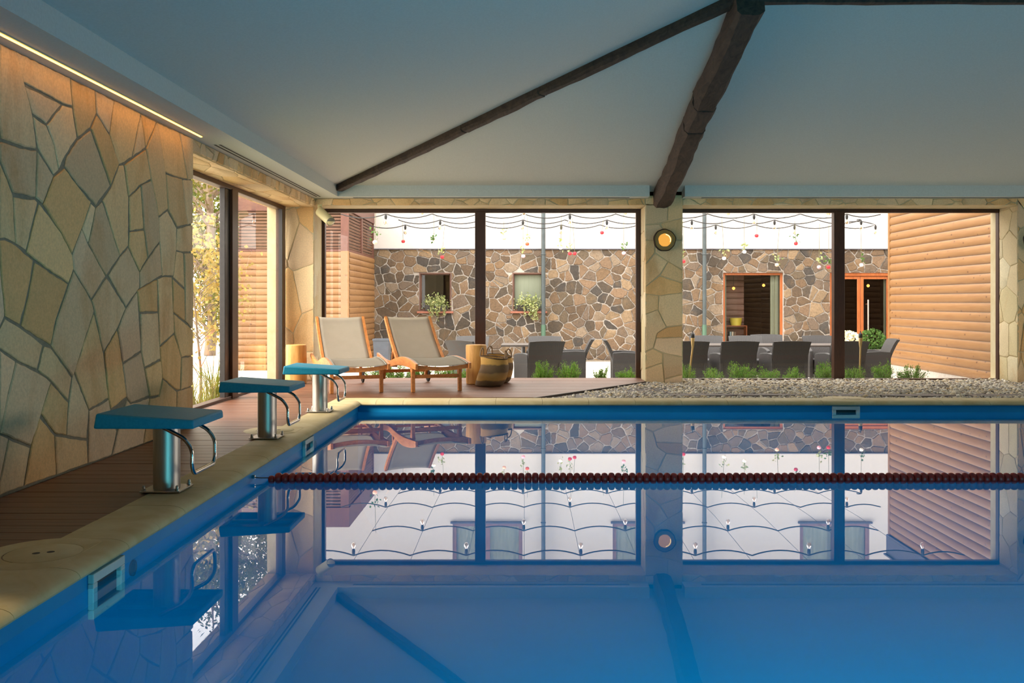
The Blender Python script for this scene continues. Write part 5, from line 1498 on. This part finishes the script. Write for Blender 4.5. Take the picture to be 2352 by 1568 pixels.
o = blades('lawn_grass', [(rg.uniform(-7.2, -3.6), 8.2 + 4.6*rg.uniform(0, 1), ZG+0.05) for _ in range(3200)], 0.12, 0.34, 0.009, M['blade'], 6, arc=0.9)
tag(o, 'rough green grass under the left window', 'grass', kind='stuff')
def tuft(label, x, y, h, n, seed, sp=0.1):
    t = thing('ornamental_grass', label, 'grass plant', (x, y, ZG+0.05), 0, 'tufts of tall grass outside the left window')
    rg = np.random.default_rng(seed)
    blades('blades', [(rg.normal()*sp, rg.normal()*sp, 0) for _ in range(n)], h*0.6, h, 0.014, M['blade'], seed, t, arc=0.75)
tuft('tall arching grass tuft against the left pane of the left window', -3.85, 10.6, 0.95, 60, 1)
tuft('upright grass tuft behind the window mullion on the left', -3.85, 11.6, 1.05, 70, 2, 0.07)
tuft('low grass tuft near the end of the stone wall', -4.3, 11.9, 0.7, 50, 3)
tuft('tuft of grass at the far end of the left window', -4.2, 12.9, 0.6, 50, 4, 0.14)

# ================================================================ STRING LIGHTS AND HANGING ROSES
ROWS = [(22.1, [931, 1110, 1289, 1467, 1644, 1825, 2011], 'nearest the stone wall'), (20.8, [1011, 1201, 1394, 1589, 1779, 1978], 'second from the stone wall'), (19.4, [886, 1098, 1309, 1520, 1732, 1945], 'third from the stone wall'),
        (17.4, [970, 1203, 1436, 1672, 1902], 'fourth from the stone wall'), (15.7, [812, 1071, 1334, 1597, 1858, 2119], 'nearest the pool hall')]
ORD = ['first', 'second', 'third', 'fourth', 'fifth', 'sixth', 'seventh', 'eighth']
def bulb(label, p):
    t = thing('festoon_bulb', label, 'bulb', p, 0, 'clear festoon bulbs over the courtyard')
    m = MB(); m.lathe([(0.0, 0.012), (0.012, 0.012), (0.014, -0.01), (0.026, -0.02), (0.028, -0.075), (0.022, -0.085), (0.022, -0.105), (0.0, -0.105)], 12); m.build('socket', M['black'], t, smooth=40)
    m = MB(); m.lathe([(0.016, -0.10), (0.02, -0.12), (0.036, -0.145), (0.041, -0.17), (0.035, -0.198), (0.018, -0.212), (0.0, -0.215)], 14); gl = m.build('glass_globe', M['bulb_glass'], t, smooth=60)
    m = MB(); m.tube([(0, 0, -0.105), (0.006, 0, -0.16), (-0.006, 0, -0.165), (0, 0, -0.18)], 0.003, 5); m.build('filament', M['filament'], gl)
    return t
pb0 = None
ZH = 2.90
for ri, (yy, pxs, nm) in enumerate(ROWS):
    xs = [X_at(p, yy) for p in pxs]
    at_ = []
    for a, b in zip(xs, xs[1:]): at_ += [a, (a+b)/2]
    at_.append(xs[-1])
    at_ = [xs[0]-0.93] + at_ + [xs[-1]+0.93]
    if at_[-1] > 7.3: at_[-1] = 7.36
    if at_[0] < -3.7 and yy > YA: at_[0] = -3.72
    pts = []
    for a, b in zip(at_, at_[1:]):
        for k in range(8):
            f = k/8; pts.append((a + (b-a)*f, yy, ZH + 0.008 - 0.085*4*f*(1-f)*((b-a)/0.94)))
    pts.append((at_[-1], yy, ZH))
    m = MB(); m.tube(pts, 0.012, 6)
    tag(m.build('festoon_cable', M['cable'], smooth=60), 'black festoon cable strung across the courtyard, ' + nm, 'cable', 'festoon cables over the courtyard')
    for i, x in enumerate(xs):
        lb = 'clear bulb, %s from the left on the festoon cable %s' % (ORD[i], nm)
        if pb0 is None: pb0 = bulb(lb, (x, yy, ZH))
        else: dup(pb0, (x, yy, ZH), label=lb)
for k in range(11):
    x = -2.86 + 0.945*k
    m = MB(); m.tube([(x, 13.66, ZH+0.09), (x, 18.5, ZH+0.0), (x, 23.2, ZH+0.09)], 0.004, 5)
    tag(m.build('support_wire', M['wire']), 'thin support wire running over the courtyard, %s from the left' % (ORD + ['ninth', 'tenth', 'eleventh', 'twelfth'])[k], 'wire', 'support wires over the courtyard')
def rose(label, px, py, yy, col, ln, leaves, seed):
    p = atY(px, py, yy); rg = random.Random(seed)
    t = thing('hanging_rose', label, 'rose', p, rg.uniform(0, 6), 'roses hanging upside down over the courtyard')
    m = MB()
    m.lathe([(0.012, 0.05), (0.05, 0.035), (0.062, 0.0), (0.052, -0.035), (0.03, -0.045)], 14, wob=lambda a, z: 1+0.08*math.sin(5*a))
    m.lathe([(0.01, 0.03), (0.036, 0.02), (0.044, -0.02), (0.032, -0.052)], 12, wob=lambda a, z: 1+0.1*math.sin(4*a+1))
    m.lathe([(0.0, -0.055), (0.018, -0.05), (0.026, -0.02), (0.01, 0.02)], 10, wob=lambda a, z: 1+0.1*math.sin(3*a+2))
    m.v = [(x_*0.72, y_*0.72, z_*0.72) for x_, y_, z_ in m.v]; m.build('blossom', M['rose_' + col], t, smooth=60)
    dx = rg.uniform(-0.06, 0.06)
    m = MB(); m.tube([(0, 0, 0.04), (dx*0.4, 0, ln*0.5), (dx, 0, ln)], 0.0045, 6); stk = m.build('stalk', M['stalk'], t)
    if leaves:
        C = [(rg.gauss(0, 0.05), rg.gauss(0, 0.04), 0.16 + rg.gauss(0, 0.06)) for _ in range(12)]
        leaf_obj('leaf_spray', C, 0.07, 0.045, M['leaf_bush'] if leaves == 1 else M['leaf_pot'], stk, droop=0.6)
    return t
for i, a in enumerate([
  ('peach rose on a long stem at the corner of the louvred wing', 861, 556, 17.4, 'peach', 0.75, 1),
  ('red rose hanging before the white wall left of the first mullion', 926, 554, 22.2, 'red', 0.5, 0),
  ('white rose with dark leaves left of the first mullion', 996, 562, 21.5, 'white', 0.7, 1),
  ('red rose hanging above the small dark window', 1015.7, 590, 21.3, 'red', 0.75, 2),
  ('peach rose tilted just right of the first mullion', 1158, 547, 22.4, 'peach', 0.4, 2),
  ('orange rose left of the near downpipe', 1211, 560, 21.0, 'orange', 0.65, 2),
  ('pink rose hanging low above the window with the blind', 1202, 588, 20.9, 'pink', 0.85, 2),
  ('white rose right of the near downpipe', 1288, 569, 21.8, 'white', 0.75, 2),
  ('red rose, left one of a pair hanging low before the stones', 1309, 582, 21.0, 'red', 0.85, 2),
  ('red rose, right one of a pair hanging low before the stones', 1320, 582, 21.3, 'red', 0.8, 0),
  ('red rose high up near the left side of the pillar', 1382.6, 534, 20.6, 'red', 0.3, 0),
  ('pink and white rose with big leaves beside the pillar', 1432.7, 581, 20.6, 'pink', 0.95, 1),
  ('red rose just showing at the right side of the pillar', 1570, 600, 20.4, 'red', 0.9, 2),
  ('white rose right of the far downpipe', 1663, 593, 20.5, 'white', 0.9, 2),
  ('white rose with green leaves above the curtained opening', 1710, 578, 21.0, 'white', 0.75, 2),
  ('red rose before the white wall above the curtained opening', 1738, 541, 20.8, 'red', 0.45, 0),
  ('peach rose hanging low over the curtain', 1784.6, 608, 20.6, 'peach', 0.85, 2),
  ('dark red rose with black leaves left of the right mullion', 1828, 559, 20.9, 'red', 0.5, 1),
  ('pink rose hanging low left of the right mullion', 1881, 613, 20.6, 'pink', 0.95, 2),
  ('red rose touching the left edge of the right mullion', 1903, 613, 20.6, 'red', 0.95, 1),
  ('white rose over the glazed doors', 1978.6, 608, 20.6, 'white', 0.8, 1)]):
    rose(a[0], a[1], a[2], a[3], a[4], a[5], a[6], 300+i)
# ================================================================ LIGHT AND CAMERA
w = bpy.data.worlds.new('overcast_sky'); scn.world = w; w.use_nodes = True
nt = w.node_tree; nt.nodes.clear()
out = nt.nodes.new('ShaderNodeOutputWorld'); bg = nt.nodes.new('ShaderNodeBackground')
tc = N(nt, 'ShaderNodeTexCoord'); sp_ = N(nt, 'ShaderNodeSeparateXYZ'); nt.links.new(tc.outputs['Generated'], sp_.inputs[0])
base = ramp(nt, sp_.outputs[2], [(0.0, (1.0, 0.92, 0.82, 1)), (0.5, (0.98, 0.95, 0.91, 1))])
nt.links.new(base, bg.inputs['Color']); bg.inputs['Strength'].default_value = 3.1
nt.links.new(bg.outputs[0], out.inputs['Surface'])
def light(name, typ, loc, energy, color, size=0.1, size_y=None, rot=(0, 0, 0), **kw):
    l = bpy.data.lights.new(name, typ); l.energy = energy; l.color = color
    if typ == 'AREA':
        l.size = size
        if size_y: l.shape = 'RECTANGLE'; l.size_y = size_y
    elif typ in ('POINT', 'SPOT'): l.shadow_soft_size = size
    elif typ == 'SUN': l.angle = size
    for k, v in kw.items(): setattr(l, k, v)
    o = bpy.data.objects.new(name, l); COL.objects.link(o); o.location = loc; o.rotation_euler = rot
    return o
sd_ = Vector((0.80, 0.42, -0.58)); light('hazy_sun', 'SUN', (0, 0, 20), 2.9, (1.0, 0.92, 0.82), R(28), rot=sd_.to_track_quat('-Z', 'Y').to_euler())
def portal(name, loc, sx, sy, rot):
    o = light(name, 'AREA', loc, 1, (1, 1, 1), sx, sy, rot); o.data.cycles.is_portal = True; return o
# unseen underwater lights, added to give water and ceiling their blue glow
for (x, z, rz, e) in ((0.5, -0.75, -5, 38), (2.4, -0.75, -2, 38), (4.8, -0.75, 4, 14)):
    lo_ = light('underwater_fill', 'AREA', (x, PY0+0.03, z), e, (0.42, 0.92, 1.0), 1.1, 0.22, (R(96), 0, R(rz)))
    lo_.data.spread = R(120)
# unseen spot above the frame, added to brighten the near coping
light('coping_fill_spot', 'SPOT', (-2.35, 2.6, 2.47), 55, (1.0, 0.85, 0.6), 0.03, rot=(0, R(-8), 0), spot_size=R(38), spot_blend=0.35)

cam = bpy.data.cameras.new('camera'); co_ = bpy.data.objects.new('camera', cam); COL.objects.link(co_)
co_.location = (0, 0, CZ); co_.rotation_euler = (R(90), 0, 0)
cam.sensor_fit = 'HORIZONTAL'; cam.sensor_width = 36.0; cam.lens = 36.0 * F / 2352
cam.shift_x = -(CX - 1176) / 2352; cam.shift_y = -(784 - CY) / 2352
cam.clip_start = 0.05; cam.clip_end = 300
scn.camera = co_
scn.view_settings.view_transform = 'Standard'; scn.view_settings.look = 'None'
scn.view_settings.gamma = 1.0; scn.view_settings.use_curve_mapping = False
scn.view_settings.exposure = 1.05
cy = scn.cycles
cy.max_bounces = 9; cy.diffuse_bounces = 5; cy.glossy_bounces = 5; cy.transmission_bounces = 6; cy.transparent_max_bounces = 24
cy.caustics_reflective = False; cy.caustics_refractive = False
cy.sample_clamp_indirect = 6.0; cy.blur_glossy = 0.5
cy.use_denoising = True
try: cy.denoiser = 'OPENIMAGEDENOISE'
except Exception: pass
